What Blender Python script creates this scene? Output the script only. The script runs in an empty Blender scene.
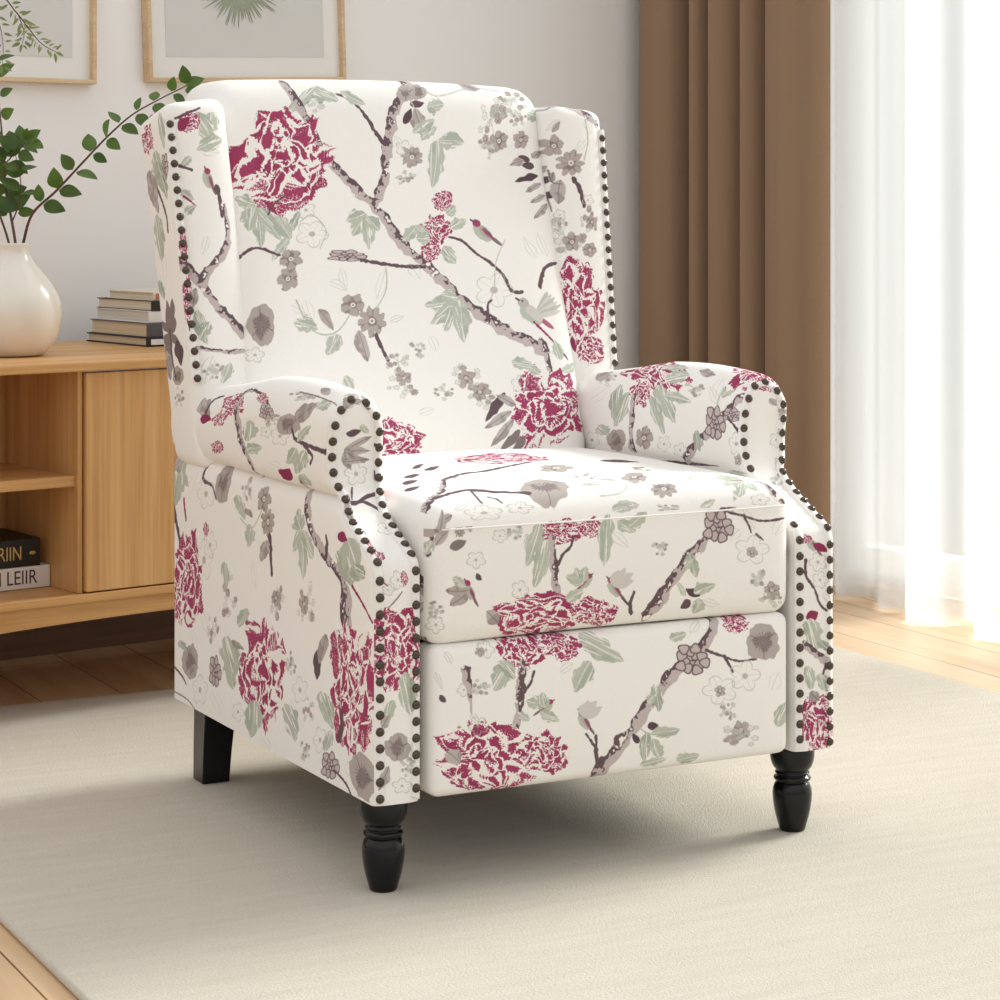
import bpy, math, random
import numpy as np
from mathutils import Vector, Matrix
PI = math.pi
SC = bpy.context.scene
COL = SC.collection

# ---------------------------------------------------------------- helpers
def link(o, parent=None):
    COL.objects.link(o)
    if parent is not None:
        o.parent = parent
    return o

def tag(o, label, cat, group=None):
    o['label'] = label
    o['category'] = cat
    if group:
        o['group'] = group
    return o

def thing(name, label, cat, loc=(0, 0, 0), rz=0.0, group=None):
    o = bpy.data.objects.new(name, None)
    o.empty_display_size = .05
    o.location = loc
    o.rotation_euler = (0, 0, rz)
    link(o)
    return tag(o, label, cat, group)

def structure(o):
    o['kind'] = 'structure'
    return o

class MB:
    """collects vertices, faces and per-corner uv of ONE mesh"""
    def __init__(self):
        self.v, self.f, self.uv, self.sm = [], [], [], []
    def add(self, vs, fs, uvs=None, smooth=True):
        b = len(self.v)
        self.v += [tuple(p) for p in vs]
        for i, f in enumerate(fs):
            self.f.append([b + k for k in f])
            self.uv.append(uvs[i] if uvs else [(0, 0)] * len(f))
            self.sm.append(smooth)
        return self
    def box(self, x0, x1, y0, y1, z0, z1, uvs=None):
        vs = [(x, y, z) for z in (z0, z1) for y in (y0, y1) for x in (x0, x1)]
        fs = [(0, 2, 3, 1), (4, 5, 7, 6), (0, 1, 5, 4), (1, 3, 7, 5), (3, 2, 6, 7), (2, 0, 4, 6)]
        return self.add(vs, fs, None, False)
    def rbox(self, c, h, r, n=(8, 8, 8), deform=None, uvfn=None):
        """rounded box: centre c, half sizes h, corner radius r"""
        def ticks(hh, k):
            rr = min(r, hh)
            a = [-hh + rr * (1 - math.cos(t * PI / 8)) for t in range(5)]
            a = [-hh, -hh + rr * .12, -hh + rr * .35, -hh + rr * .65, -hh + rr]
            m = [(-hh + rr) + (2 * hh - 2 * rr) * t / k for t in range(1, k)]
            return a + m + [-q for q in reversed(a)]
        T = [ticks(h[i], n[i]) for i in range(3)]
        idx, vs, fs, uvs, fid = {}, [], [], [], []
        def vert(p):
            k = tuple(round(q, 7) for q in p)
            if k in idx:
                return idx[k]
            q = [max(-(h[i] - min(r, h[i])), min(h[i] - min(r, h[i]), p[i])) for i in range(3)]
            d = [p[i] - q[i] for i in range(3)]
            L = math.sqrt(sum(t * t for t in d))
            if L > 1e-9:
                p = [q[i] + d[i] / L * r for i in range(3)]
            P = [p[i] + c[i] for i in range(3)]
            if deform:
                P = deform(P)
            idx[k] = len(vs)
            vs.append(tuple(P))
            return idx[k]
        for ax in range(3):
            a, b = [(1, 2), (2, 0), (0, 1)][ax]
            for s in (-1, 1):
                for i in range(len(T[a]) - 1):
                    for j in range(len(T[b]) - 1):
                        q = []
                        for (ii, jj) in ((i, j), (i + 1, j), (i + 1, j + 1), (i, j + 1)):
                            p = [0, 0, 0]
                            p[ax] = s * h[ax]
                            p[a] = T[a][ii]
                            p[b] = T[b][jj]
                            q.append(vert(p))
                        if s < 0:
                            q.reverse()
                        if len(set(q)) < 3:
                            continue
                        fs.append(q)
                        uvs.append([uvfn(ax, s, vs[k]) for k in q] if uvfn else [(0, 0)] * 4)
        return self.add(vs, fs, uvs)
    def lathe(self, prof, n=32, c=(0, 0, 0), cap=True):
        vs, fs = [], []
        for (r, z) in prof:
            for k in range(n):
                a = 2 * PI * k / n
                vs.append((c[0] + r * math.cos(a), c[1] + r * math.sin(a), c[2] + z))
        for i in range(len(prof) - 1):
            for k in range(n):
                k2 = (k + 1) % n
                fs.append((i * n + k, i * n + k2, (i + 1) * n + k2, (i + 1) * n + k))
        if cap:
            fs.append(tuple(reversed(range(n))))
            m = (len(prof) - 1) * n
            fs.append(tuple(m + k for k in range(n)))
        return self.add(vs, fs)
    def tube(self, pts, rad, n=6):
        pts = [Vector(p) for p in pts]
        R = rad if isinstance(rad, (list, tuple)) else [rad] * len(pts)
        vs, fs = [], []
        up = Vector((.31, .2, .93)).normalized()
        for i, p in enumerate(pts):
            t = (pts[min(i + 1, len(pts) - 1)] - pts[max(i - 1, 0)]).normalized()
            a = t.cross(up)
            if a.length < 1e-4:
                a = t.cross(Vector((1, 0, 0)))
            a.normalize()
            b = t.cross(a)
            for k in range(n):
                q = 2 * PI * k / n
                vs.append(p + a * R[i] * math.cos(q) + b * R[i] * math.sin(q))
        for i in range(len(pts) - 1):
            for k in range(n):
                k2 = (k + 1) % n
                fs.append((i * n + k, (i + 1) * n + k, (i + 1) * n + k2, i * n + k2))
        fs.append(tuple(range(n)))
        fs.append(tuple((len(pts) - 1) * n + k for k in reversed(range(n))))
        return self.add(vs, fs)
    def grid(self, P, closed=False, uvs=None, smooth=True, flip=False):
        """P[i][j] -> quads"""
        n, m = len(P), len(P[0])
        vs = [p for row in P for p in row]
        fs, fu = [], []
        for i in range(n - 1):
            for j in range(m if closed else m - 1):
                j2 = (j + 1) % m
                q = [(i, j), (i, j2), (i + 1, j2), (i + 1, j)]
                if flip:
                    q.reverse()
                fs.append([a * m + b for a, b in q])
                fu.append([uvs[a][b] for a, b in q] if uvs else [(0, 0)] * 4)
        return self.add(vs, fs, fu, smooth)
    def build(self, name, mat, parent=None, weighted=False):
        me = bpy.data.meshes.new(name)
        me.from_pydata(self.v, [], self.f)
        me.polygons.foreach_set('use_smooth', self.sm)
        if any(any(c != (0, 0) for c in u) for u in self.uv):
            L = me.uv_layers.new(name='UVMap')
            flat = [c for u in self.uv for p in u for c in p]
            L.data.foreach_set('uv', flat)
        for m in (mat if isinstance(mat, (list, tuple)) else [mat]):
            me.materials.append(m)
        me.validate()
        me.update()
        o = bpy.data.objects.new(name, me)
        return link(o, parent)

def bevel(o, w=.002, seg=2):
    m = o.modifiers.new('bevel', 'BEVEL')
    m.width = w
    m.segments = seg
    m.limit_method = 'ANGLE'
    m.angle_limit = math.radians(40)
    return o

def s2l(c):
    return c / 12.92 if c <= .04045 else ((c + .055) / 1.055) ** 2.4
def rgb(r, g, b):
    return (s2l(r / 255), s2l(g / 255), s2l(b / 255), 1)

# ---------------------------------------------------------------- materials
def new_mat(name):
    m = bpy.data.materials.new(name)
    m.use_nodes = True
    nt = m.node_tree
    return m, nt, nt.nodes['Principled BSDF'], nt.nodes['Material Output']
def N(nt, kind, **kw):
    n = nt.nodes.new(kind)
    for k, v in kw.items():
        setattr(n, k, v)
    return n
def bump(nt, bs, height, strength=.2, dist=.001):
    b = N(nt, 'ShaderNodeBump')
    b.inputs['Strength'].default_value = strength
    b.inputs['Distance'].default_value = dist
    nt.links.new(height, b.inputs['Height'])
    nt.links.new(b.outputs[0], bs.inputs['Normal'])
def noise(nt, scale, vec=None, detail=3, rough=.5, dist=0):
    n = N(nt, 'ShaderNodeTexNoise')
    n.inputs['Scale'].default_value = scale
    n.inputs['Detail'].default_value = detail
    n.inputs['Roughness'].default_value = rough
    n.inputs['Distortion'].default_value = dist
    if vec is not None:
        nt.links.new(vec, n.inputs['Vector'])
    return n
def mapped(nt, scale, rot=(0, 0, 0), src='Object'):
    tc = N(nt, 'ShaderNodeTexCoord')
    mp = N(nt, 'ShaderNodeMapping')
    mp.inputs['Scale'].default_value = scale
    mp.inputs['Rotation'].default_value = rot
    nt.links.new(tc.outputs[src], mp.inputs['Vector'])
    return mp.outputs[0]
def ramp(nt, fac, stops):
    r = N(nt, 'ShaderNodeValToRGB')
    e = r.color_ramp.elements
    e[0].position, e[0].color = stops[0]
    e[1].position, e[1].color = stops[-1]
    for p, c in stops[1:-1]:
        k = e.new(p)
        k.color = c
    nt.links.new(fac, r.inputs[0])
    return r.outputs[0]
def plain(name, col, rough=.5, metal=0, spec=.5, coat=0, nscale=None, nstr=.1):
    m, nt, bs, out = new_mat(name)
    bs.inputs['Base Color'].default_value = col
    bs.inputs['Roughness'].default_value = rough
    bs.inputs['Metallic'].default_value = metal
    bs.inputs['Specular IOR Level'].default_value = spec
    bs.inputs['Coat Weight'].default_value = coat
    if nscale:
        bump(nt, bs, noise(nt, nscale, mapped(nt, (1, 1, 1))).outputs['Fac'], nstr, .001)
    return m
def wood(name, c0, c1, c2, axis, rough=.45, k=1.0):
    """straight grained wood; axis = the local axis the grain runs along"""
    m, nt, bs, out = new_mat(name)
    s = [26 * k, 26 * k, 26 * k]
    s[axis] = 1.1 * k
    v = mapped(nt, s)
    n1 = noise(nt, 1.0, v, 5, .6, .35)
    s2 = [160 * k, 160 * k, 160 * k]
    s2[axis] = 4 * k
    n2 = noise(nt, 1.0, mapped(nt, s2), 3, .6)
    col = ramp(nt, n1.outputs['Fac'], [(.3, c0), (.5, c1), (.72, c2)])
    mx = N(nt, 'ShaderNodeMix', data_type='RGBA', blend_type='MULTIPLY')
    mx.inputs[0].default_value = .55
    nt.links.new(col, mx.inputs[6])
    nt.links.new(ramp(nt, n2.outputs['Fac'], [(.3, (.72, .66, .6, 1)), (.6, (1, 1, 1, 1))]), mx.inputs[7])
    nt.links.new(mx.outputs[2], bs.inputs['Base Color'])
    bs.inputs['Roughness'].default_value = rough
    bump(nt, bs, n2.outputs['Fac'], .08, .001)
    return m

OAK0, OAK1, OAK2 = rgb(192, 142, 86), rgb(212, 163, 104), rgb(226, 181, 124)
M = {}
M['oak_x'] = wood('oak_grain_across', OAK0, OAK1, OAK2, 0)
M['oak_z'] = wood('oak_grain_upright', OAK0, OAK1, OAK2, 2)
M['frame_wood'] = wood('pale_frame_wood', rgb(205, 175, 135), rgb(219, 191, 152), rgb(230, 205, 170), 0, .5, 1.5)
M['base_shade'] = wood('baseboard_shade_brown', rgb(92, 62, 40), rgb(112, 77, 50), rgb(128, 90, 60), 0)  # dark brown grain that paints in the shade below the sideboard
M['wall'] = plain('wall_paint', rgb(243, 243, 243), .85, nscale=240, nstr=.05)
M['mat'] = plain('mat_board', rgb(236, 235, 232), .8)
M['print'] = plain('print_paper', rgb(216, 216, 214), .8)
M['palm'] = plain('dried_palm_ink', rgb(158, 166, 146), .8)
M['black_lacquer'] = plain('black_lacquer', (.004, .004, .005, 1), .2, spec=.3, coat=.12)
M['nail'] = plain('antique_bronze', rgb(88, 78, 70), .2, metal=.9)
M['lining'] = plain('black_lining', (.01, .01, .01, 1), .9)
M['ceramic'] = plain('cream_glaze', rgb(236, 230, 219), .22, coat=.4)
M['bark'] = plain('brown_bark', rgb(92, 66, 48), .75, nscale=150, nstr=.5)
M['paper_cream'] = None
M['black_cover'] = plain('black_cloth_cover', (.012, .012, .013, 1), .5)
M['white_cover'] = plain('white_paper_cover', rgb(226, 220, 214), .55)
M['cream_cover'] = plain('cream_paper_cover', rgb(222, 212, 194), .6)
M['grey_cover'] = plain('grey_cloth_cover', rgb(86, 86, 90), .6)
M['rust_cover'] = plain('rust_paper_cover', rgb(176, 112, 88), .6)
M['gold'] = plain('gold_foil', rgb(206, 172, 108), .35, metal=.6)
M['ink'] = plain('dark_ink', rgb(60, 56, 54), .6)
M['label_white'] = plain('white_label', rgb(232, 234, 236), .5)
M['white_metal'] = plain('white_window_paint', rgb(238, 238, 236), .4)

def mk_paper(name, base):
    m, nt, bs, out = new_mat(name)
    n = noise(nt, 1, mapped(nt, (3, 3, 900)), 2)
    nt.links.new(ramp(nt, n.outputs['Fac'], [(.3, tuple(c * .72 for c in base[:3]) + (1,)), (.65, base)]), bs.inputs['Base Color'])
    bs.inputs['Roughness'].default_value = .9
    return m
M['paper_cream'] = mk_paper('page_edges_cream', rgb(232, 221, 200))
M['paper_tan'] = mk_paper('page_edges_tan', rgb(220, 202, 174))
M['paper_grey'] = mk_paper('page_edges_grey', rgb(225, 220, 210))

def mk_leaf(name, c0, c1):
    m, nt, bs, out = new_mat(name)
    n = noise(nt, 14, mapped(nt, (1, 1, 1)), 3)
    nt.links.new(ramp(nt, n.outputs['Fac'], [(.35, c0), (.65, c1)]), bs.inputs['Base Color'])
    bs.inputs['Roughness'].default_value = .4
    tr = N(nt, 'ShaderNodeBsdfTranslucent')
    tr.inputs[0].default_value = (c1[0] * 1.2, c1[1] * 1.3, c1[2], 1)
    mx = N(nt, 'ShaderNodeMixShader')
    mx.inputs[0].default_value = .3
    nt.links.new(bs.outputs[0], mx.inputs[1])
    nt.links.new(tr.outputs[0], mx.inputs[2])
    nt.links.new(mx.outputs[0], out.inputs[0])
    return m
M['leaf'] = mk_leaf('green_leaf', rgb(48, 72, 30), rgb(92, 120, 48))
M['leaf_pale'] = mk_leaf('pale_olive_leaf', rgb(92, 104, 64), rgb(136, 146, 96))

def mk_floor():
    m, nt, bs, out = new_mat('oak_floor_boards')
    tc = N(nt, 'ShaderNodeTexCoord')
    mp = N(nt, 'ShaderNodeMapping')
    nt.links.new(tc.outputs['Object'], mp.inputs['Vector'])
    br = N(nt, 'ShaderNodeTexBrick')
    br.offset = .37
    br.inputs['Scale'].default_value = 1
    br.inputs['Brick Width'].default_value = 1.9
    br.inputs['Row Height'].default_value = .145
    br.inputs['Mortar Size'].default_value = .0016
    br.inputs['Mortar Smooth'].default_value = .3
    br.inputs['Color1'].default_value = (.25, .25, .25, 1)
    br.inputs['Color2'].default_value = (.8, .8, .8, 1)
    br.inputs['Mortar'].default_value = (0, 0, 0, 1)
    nt.links.new(mp.outputs[0], br.inputs['Vector'])
    n1 = noise(nt, 1, mapped(nt, (1.2, 17, 1)), 6, .62, .6)
    ad = N(nt, 'ShaderNodeMath', operation='MULTIPLY_ADD')
    nt.links.new(br.outputs['Color'], ad.inputs[0])
    ad.inputs[1].default_value = .22
    nt.links.new(n1.outputs['Fac'], ad.inputs[2])
    col = ramp(nt, ad.outputs[0], [(.38, rgb(190, 152, 112)), (.6, rgb(214, 181, 142)), (.85, rgb(228, 200, 165))])
    mx = N(nt, 'ShaderNodeMix', data_type='RGBA', blend_type='MIX')
    nt.links.new(br.outputs['Fac'], mx.inputs[0])
    nt.links.new(col, mx.inputs[6])
    mx.inputs[7].default_value = rgb(128, 92, 62)
    nt.links.new(mx.outputs[2], bs.inputs['Base Color'])
    bs.inputs['Roughness'].default_value = .38
    bump(nt, bs, n1.outputs['Fac'], .05, .001)
    return m
M['floor'] = mk_floor()

def mk_rug():
    m, nt, bs, out = new_mat('cream_wool_pile')
    n1 = noise(nt, 1, mapped(nt, (6, 50, 10)), 4, .6)
    n2 = noise(nt, 240, mapped(nt, (1, 1.6, 1)), 3, .7)
    col = ramp(nt, n1.outputs['Fac'], [(.2, rgb(205, 195, 178)), (.5, rgb(211, 202, 187)), (.85, rgb(218, 210, 197))])
    mx = N(nt, 'ShaderNodeMix', data_type='RGBA', blend_type='MULTIPLY')
    mx.inputs[0].default_value = .5
    nt.links.new(col, mx.inputs[6])
    nt.links.new(ramp(nt, n2.outputs['Fac'], [(.3, (.72, .7, .66, 1)), (.62, (1, 1, 1, 1))]), mx.inputs[7])
    nt.links.new(mx.outputs[2], bs.inputs['Base Color'])
    bs.inputs['Roughness'].default_value = .95
    bs.inputs['Specular IOR Level'].default_value = .1
    bs.inputs['Sheen Weight'].default_value = .15
    bump(nt, bs, n2.outputs['Fac'], .7, .004)
    return m
M['rug'] = mk_rug()

def mk_drape():
    m, nt, bs, out = new_mat('brown_linen_weave')
    n1 = noise(nt, 1, mapped(nt, (900, 900, 60)), 2)
    n2 = noise(nt, 1, mapped(nt, (60, 60, 900)), 2)
    ad = N(nt, 'ShaderNodeMath', operation='ADD')
    nt.links.new(n1.outputs['Fac'], ad.inputs[0])
    nt.links.new(n2.outputs['Fac'], ad.inputs[1])
    nt.links.new(ramp(nt, ad.outputs[0], [(.4, rgb(112, 89, 70)), (.8, rgb(148, 122, 99))]), bs.inputs['Base Color'])
    ad.use_clamp = False
    bs.inputs['Roughness'].default_value = .9
    bs.inputs['Specular IOR Level'].default_value = .15
    bs.inputs['Sheen Weight'].default_value = .1
    return m
M['drape'] = mk_drape()

def mk_sheer():
    m, nt, bs, out = new_mat('white_voile')
    bs.inputs['Base Color'].default_value = (.85, .85, .85, 1)
    bs.inputs['Roughness'].default_value = .9
    bs.inputs['Specular IOR Level'].default_value = .05
    tl = N(nt, 'ShaderNodeBsdfTranslucent')
    tl.inputs[0].default_value = (.52, .52, .52, 1)
    tp = N(nt, 'ShaderNodeBsdfTransparent')
    m1 = N(nt, 'ShaderNodeMixShader')
    m1.inputs[0].default_value = .5
    nt.links.new(bs.outputs[0], m1.inputs[1])
    nt.links.new(tl.outputs[0], m1.inputs[2])
    m2 = N(nt, 'ShaderNodeMixShader')
    m2.inputs[0].default_value = .3
    nt.links.new(m1.outputs[0], m2.inputs[1])
    nt.links.new(tp.outputs[0], m2.inputs[2])
    nt.links.new(m2.outputs[0], out.inputs[0])
    return m
M['sheer'] = mk_sheer()

def mk_glass():
    m, nt, bs, out = new_mat('window_glass')
    tp = N(nt, 'ShaderNodeBsdfTransparent')
    tp.inputs[0].default_value = (.96, .98, .97, 1)
    gl = N(nt, 'ShaderNodeBsdfGlossy')
    gl.inputs['Roughness'].default_value = .02
    mx = N(nt, 'ShaderNodeMixShader')
    mx.inputs[0].default_value = .06
    nt.links.new(tp.outputs[0], mx.inputs[1])
    nt.links.new(gl.outputs[0], mx.inputs[2])
    nt.links.new(mx.outputs[0], out.inputs[0])
    return m
M['glass'] = mk_glass()

# ---------------------------------------------------------------- the printed linen, drawn motif by motif in metres on the cloth
def make_print():
    NP, S = 3072, 2.46
    K = NP / S
    rs = np.random.RandomState(8)
    # smooth periodic noise, feature size about 8 cells
    f = np.fft.fftfreq(512)[:, None] ** 2 + np.fft.fftfreq(512)[None, :] ** 2
    def field(sig):
        a = np.real(np.fft.ifft2(np.fft.fft2(rs.randn(512, 512)) * np.exp(-f * sig)))
        a -= a.mean()
        return (a / a.std()).astype(np.float32)
    NZ = field(120)
    NF = field(8)
    def nz(u, v, size, seed, F=None):
        F = NZ if F is None else F
        i = (np.floor(u / size * 8) + seed * 61).astype(np.int64) % 512
        j = (np.floor(v / size * 8) + seed * 97).astype(np.int64) % 512
        return F[j, i]
    BASE = np.array([244, 241, 236], np.float32) / 255
    C = {'r': (165, 68, 102), 'R': (146, 58, 90), 'w': (244, 238, 232), 's': (188, 193, 179), 'S': (165, 173, 158), 'g': (190, 181, 177), 'd': (104, 86, 91),
         't': (181, 170, 164), 'T': (136, 124, 121), 'b': (197, 184, 182), 'o': (196, 196, 188), 'k': (92, 76, 80), 'l': (212, 206, 200)}
    C = {k: np.array(v, np.float32) / 255 for k, v in C.items()}
    img = np.empty((NP, NP, 3), np.float32)
    img[:] = BASE
    BOX = {'back': (0, 0, .67, .67), 'seat': (.67, 0, 1.29, .64), 'seatf': (.67, .64, 1.29, .85), 'foot': (.67, .85, 1.29, 1.15), 'armL': (1.3, 0, 2.15, 1.07),
           'armR': (1.3, 1.07, 2.15, 2.2), 'frontL': (2.16, 0, 2.29, .72), 'frontR': (2.3, 0, 2.43, .72), 'wingL': (2.16, .73, 2.29, 1.35), 'wingR': (2.3, .73, 2.43, 1.35),
           'wingLs': (.78, 1.16, 1.03, 1.8), 'wingRs': (1.03, 1.16, 1.29, 1.8), 'rest': (0, .7, .77, 2.2)}
    def window(reg, u0, v0, u1, v1):
        b = BOX[reg]
        i0, i1 = int(max(b[0], u0) * K), int(min(b[2], u1) * K) + 1
        j0, j1 = int(max(b[1], v0) * K), int(min(b[3], v1) * K) + 1
        if i1 <= i0 + 1 or j1 <= j0 + 1:
            return None
        u = (np.arange(i0, i1) + .5) / K
        v = (np.arange(j0, j1) + .5) / K
        U, V = np.meshgrid(u, v)
        return (slice(j0, j1), slice(i0, i1)), U, V
    def put(sl, mask, col, alpha=1.0):
        a = np.clip(mask, 0, 1)[..., None] * alpha
        img[sl] = img[sl] * (1 - a) + C[col] * a
    def affine(reg, u, v, a, b, m=1.3):
        """local unit frame: centre (u, v), axes a and b"""
        ex = (abs(a[0]) + abs(b[0])) * m
        ey = (abs(a[1]) + abs(b[1])) * m
        w = window(reg, u - ex, v - ey, u + ex, v + ey)
        if w is None:
            return None
        sl, U, V = w
        D = a[0] * b[1] - a[1] * b[0]
        if abs(D) < 1e-9:
            return None
        x = ((U - u) * b[1] - (V - v) * b[0]) / D
        y = (-(U - u) * a[1] + (V - v) * a[0]) / D
        return sl, x, y, U, V
    def stroke(reg, pts, ws, col, rough=.25, alpha=1.0, seed=1, style=None):
        P = np.array(pts, np.float32)
        if len(P) > 2:
            c = [P[0]] + list(P) + [P[-1]]
            w2 = [ws[0]] + list(ws) + [ws[-1]]
            q, qw = [], []
            for i in range(1, len(c) - 2):
                for j in range(5):
                    t = j / 5
                    q.append(.5 * (2 * c[i] + (c[i + 1] - c[i - 1]) * t + (2 * c[i - 1] - 5 * c[i] + 4 * c[i + 1] - c[i + 2]) * t * t + (3 * c[i] - c[i - 1] - 3 * c[i + 1] + c[i + 2]) * t ** 3))
                    qw.append(w2[i] + (w2[i + 1] - w2[i]) * t)
            q.append(P[-1])
            qw.append(ws[-1])
            P, ws = np.array(q), qw
        mw = max(ws) * 1.6 + .002
        w = window(reg, P[:, 0].min() - mw, P[:, 1].min() - mw, P[:, 0].max() + mw, P[:, 1].max() + mw)
        if w is None:
            return
        sl, U, V = w
        best = np.full(U.shape, 9.0, np.float32)
        side = np.zeros(U.shape, np.float32)
        for k in range(len(P) - 1):
            d = P[k + 1] - P[k]
            L2 = max(1e-12, float(d @ d))
            t = np.clip(((U - P[k, 0]) * d[0] + (V - P[k, 1]) * d[1]) / L2, 0, 1)
            dx, dy = U - P[k, 0] - t * d[0], V - P[k, 1] - t * d[1]
            hw = ws[k] + (ws[k + 1] - ws[k]) * t
            e = np.hypot(dx, dy) / np.maximum(hw, 1e-5)
            b = e < best
            side = np.where(b, np.sign(d[0] * dy - d[1] * dx) * e, side)
            best = np.minimum(best, e)
        e = best + rough * nz(U, V, max(.004, mw * .8), seed)
        m = np.clip((1 - e) * max(ws) * K + .5, 0, 1)
        if style == 'bark':
            put(sl, m, 'b')
            n2 = nz(U, V, .011, seed + 3) * .55 + nz(U, V, .0045, seed + 5) * .45
            put(sl, m * np.clip((side * .95 + n2 * .85 - .12) * 5 + .5, 0, 1), 'd')
            put(sl, m * np.clip((n2 - 1.05) * 6, 0, 1), 'w')
        else:
            put(sl, m, col, alpha)
    def leaf(reg, u, v, a, b, col, seed):
        """base (u, v), axis a to the tip, half width b"""
        w = affine(reg, u + a[0] / 2, v + a[1] / 2, (a[0] / 2, a[1] / 2), b, 1.35)
        if w is None:
            return
        sl, x, y, U, V = w
        t = (x + 1) / 2
        n = nz(U, V, .012, seed)
        prof = np.sin(np.pi * np.clip(t, 0, 1) ** .8) ** .8 * (1 + .10 * np.sin(t * 22 + seed) * (col in 'sS'))
        e = np.abs(y + .22 * np.sin(t * 2.6 + seed)) / np.maximum(prof * (1 + .12 * n), 1e-3)
        px = math.hypot(*b) * K
        m = np.clip((1 - e) * px * .7 + .5, 0, 1) * (t > 0) * (t < 1)
        vein = np.abs(y + .22 * np.sin(t * 2.6 + seed))
        ribs = np.abs(((t * 7 - np.abs(y) * 1.6) % 1) - .5)
        if col == 'o':
            put(sl, m * np.clip(1.1 - np.abs(1 - e) * px * .55, 0, 1), 'o', .8)
            put(sl, m * np.clip(1 - vein * px * .8, 0, 1), 'o', .7)
            return
        put(sl, m, col)
        if col in 'sS':
            half = (y > 0) if seed % 2 else (y < 0)
            put(sl, m * half * np.clip((n + .35) * 2.5, 0, 1), 'S' if col == 's' else 's', .55)
            put(sl, m * np.clip((nz(x * .02 + y * .05, y * .06 + t * .005, .012, seed + 9) - .95) * 4, 0, 1), 'w', .9)
            put(sl, m * np.clip(1 - vein * px * .7, 0, 1), 'w', .75)
        if col in 'gt':
            put(sl, m * np.clip((n - .2) * 3, 0, 1), 'T', .45)
            put(sl, m * np.clip(1 - vein * px * .8, 0, 1), 'd', .6)
    def peony(reg, u, v, a, b, seed):
        w = affine(reg, u, v, a, b, 1.35)
        if w is None:
            return
        sl, x, y, U, V = w
        rnd = random.Random(seed)
        big = math.sqrt(abs(a[0] * b[1] - a[1] * b[0]))
        fx = max(.10, .0042 / big)                      # fine grain in local units
        wx = x + .07 * nz(x, y, .55, seed) + .022 * nz(x, y, .2, seed + 1)
        wy = y + .07 * nz(x, y, .55, seed + 2) + .022 * nz(x, y, .2, seed + 3)
        grain = nz(U, V, .0040, seed, NF)
        col = np.zeros(x.shape, np.int8)
        rings = [(.62, 8, .42, .36), (.50, 7, .40, .32), (.34, 6, .32, .26), (.20, 5, .24, .19), (.08, 3, .17, .14)]
        for ri, (rho, cnt, pa, pb) in enumerate(rings):
            off = rnd.uniform(0, 6.28)
            for k in range(cnt):
                al = off + 2 * PI * k / cnt + rnd.uniform(-.16, .16)
                rr = rho * rnd.uniform(.9, 1.1)
                cx, cy = rr * math.cos(al), rr * math.sin(al)
                tilt = al + rnd.uniform(-.5, .5)
                ca, sa = math.cos(tilt), math.sin(tilt)
                p = ((wx - cx) * ca + (wy - cy) * sa) / (pa * rnd.uniform(.85, 1.15))
                q = (-(wx - cx) * sa + (wy - cy) * ca) / (pb * rnd.uniform(.85, 1.2))
                e = p * p + q * q + .10 * np.sin(q * 9 + k)
                ins = e < 1
                streak = nz(q * .55 + k, p * .13 + ri, .21, seed + k * 3 + ri * 7)
                white = ((e > .80 + .12 * streak - .05 * ri) & (p > -.1)) | ((streak > 1.12 - .12 * ri) & (p > -.6)) | ((p < -.6) & (streak > .7))
                speck = (grain > 1.25 - .9 * (y < -.5)) & (ri < 2) & (streak > .1)
                c = np.where(white, 2, np.where(speck, 2, 1))
                if ri == 0:
                    c = np.where(white & (e > .82), 0, c)
                col = np.where(ins, c, col)
        put(sl, (col == 2).astype(np.float32), 'w')
        m = (col == 1).astype(np.float32)
        put(sl, m, 'r')
        put(sl, m * np.clip((nz(x, y, .5, seed + 11) - .2) * 2, 0, 1), 'R', .5)
    def bloom(reg, u, v, a, b, kind, seed):
        w = affine(reg, u, v, a, b, 1.3)
        if w is None:
            return
        sl, x, y, U, V = w
        r, th = np.hypot(x, y), np.arctan2(y, x)
        px = math.sqrt(abs(a[0] * b[1] - a[1] * b[0])) * K
        n = nz(x, y, .35, seed)
        if kind == 'o':                                   # outline flower
            R = .55 + .42 * np.abs(np.cos(2.5 * th + seed)) ** .8
            put(sl, np.clip(1.2 - np.abs(R - r) * px * .75, 0, 1), 'o', .85)
            put(sl, np.clip(1.1 - np.abs(np.sin(2.5 * th + seed)) * r * px * .7, 0, 1) * (r < R) * (r > .22), 'o', .7)
            put(sl, np.clip((.2 - r) * px, 0, 1), 't', .8)
            return
        pet = 4.5 if kind == 'd' else 2.5
        R = (.62 + .36 * np.abs(np.cos(pet * th + seed)) ** .55) * (1 + .06 * n)
        m = np.clip((R - r) * px + .5, 0, 1)
        if kind == 'p':                                   # poppy: broad taupe petals, dark heart
            R = (.82 + .14 * np.abs(np.cos(1.5 * th + seed)) ** .5) * (1 + .05 * n)
            m = np.clip((R - r) * px + .5, 0, 1)
            put(sl, m, 't')
            put(sl, m * np.clip((.52 + .12 * n - r) * 5, 0, 1), 'T', .8)
            put(sl, m * np.clip((np.sin(th * 17 + n) - .6) * 4, 0, 1) * (r < .5), 'd', .6)
            put(sl, m * np.clip(1.2 - np.abs(np.sin(1.5 * th + seed + 1.57)) * r * px * .5, 0, 1) * (r > .3), 'd', .5)
            return
        put(sl, m, 't' if kind != 'g' else 'g')
        put(sl, m * np.clip((np.abs(np.cos(pet * th + seed)) - .40 - .25 * n) * -4, 0, 1) * (r > .3), 'T', .7)
        put(sl, np.clip((.34 + .08 * n - r) * px, 0, 1), 'T', .9)
        put(sl, np.clip((.22 - r) * px, 0, 1), 'w', .9)
        put(sl, np.clip((.10 - r) * px, 0, 1), 'T', .9)
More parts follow.
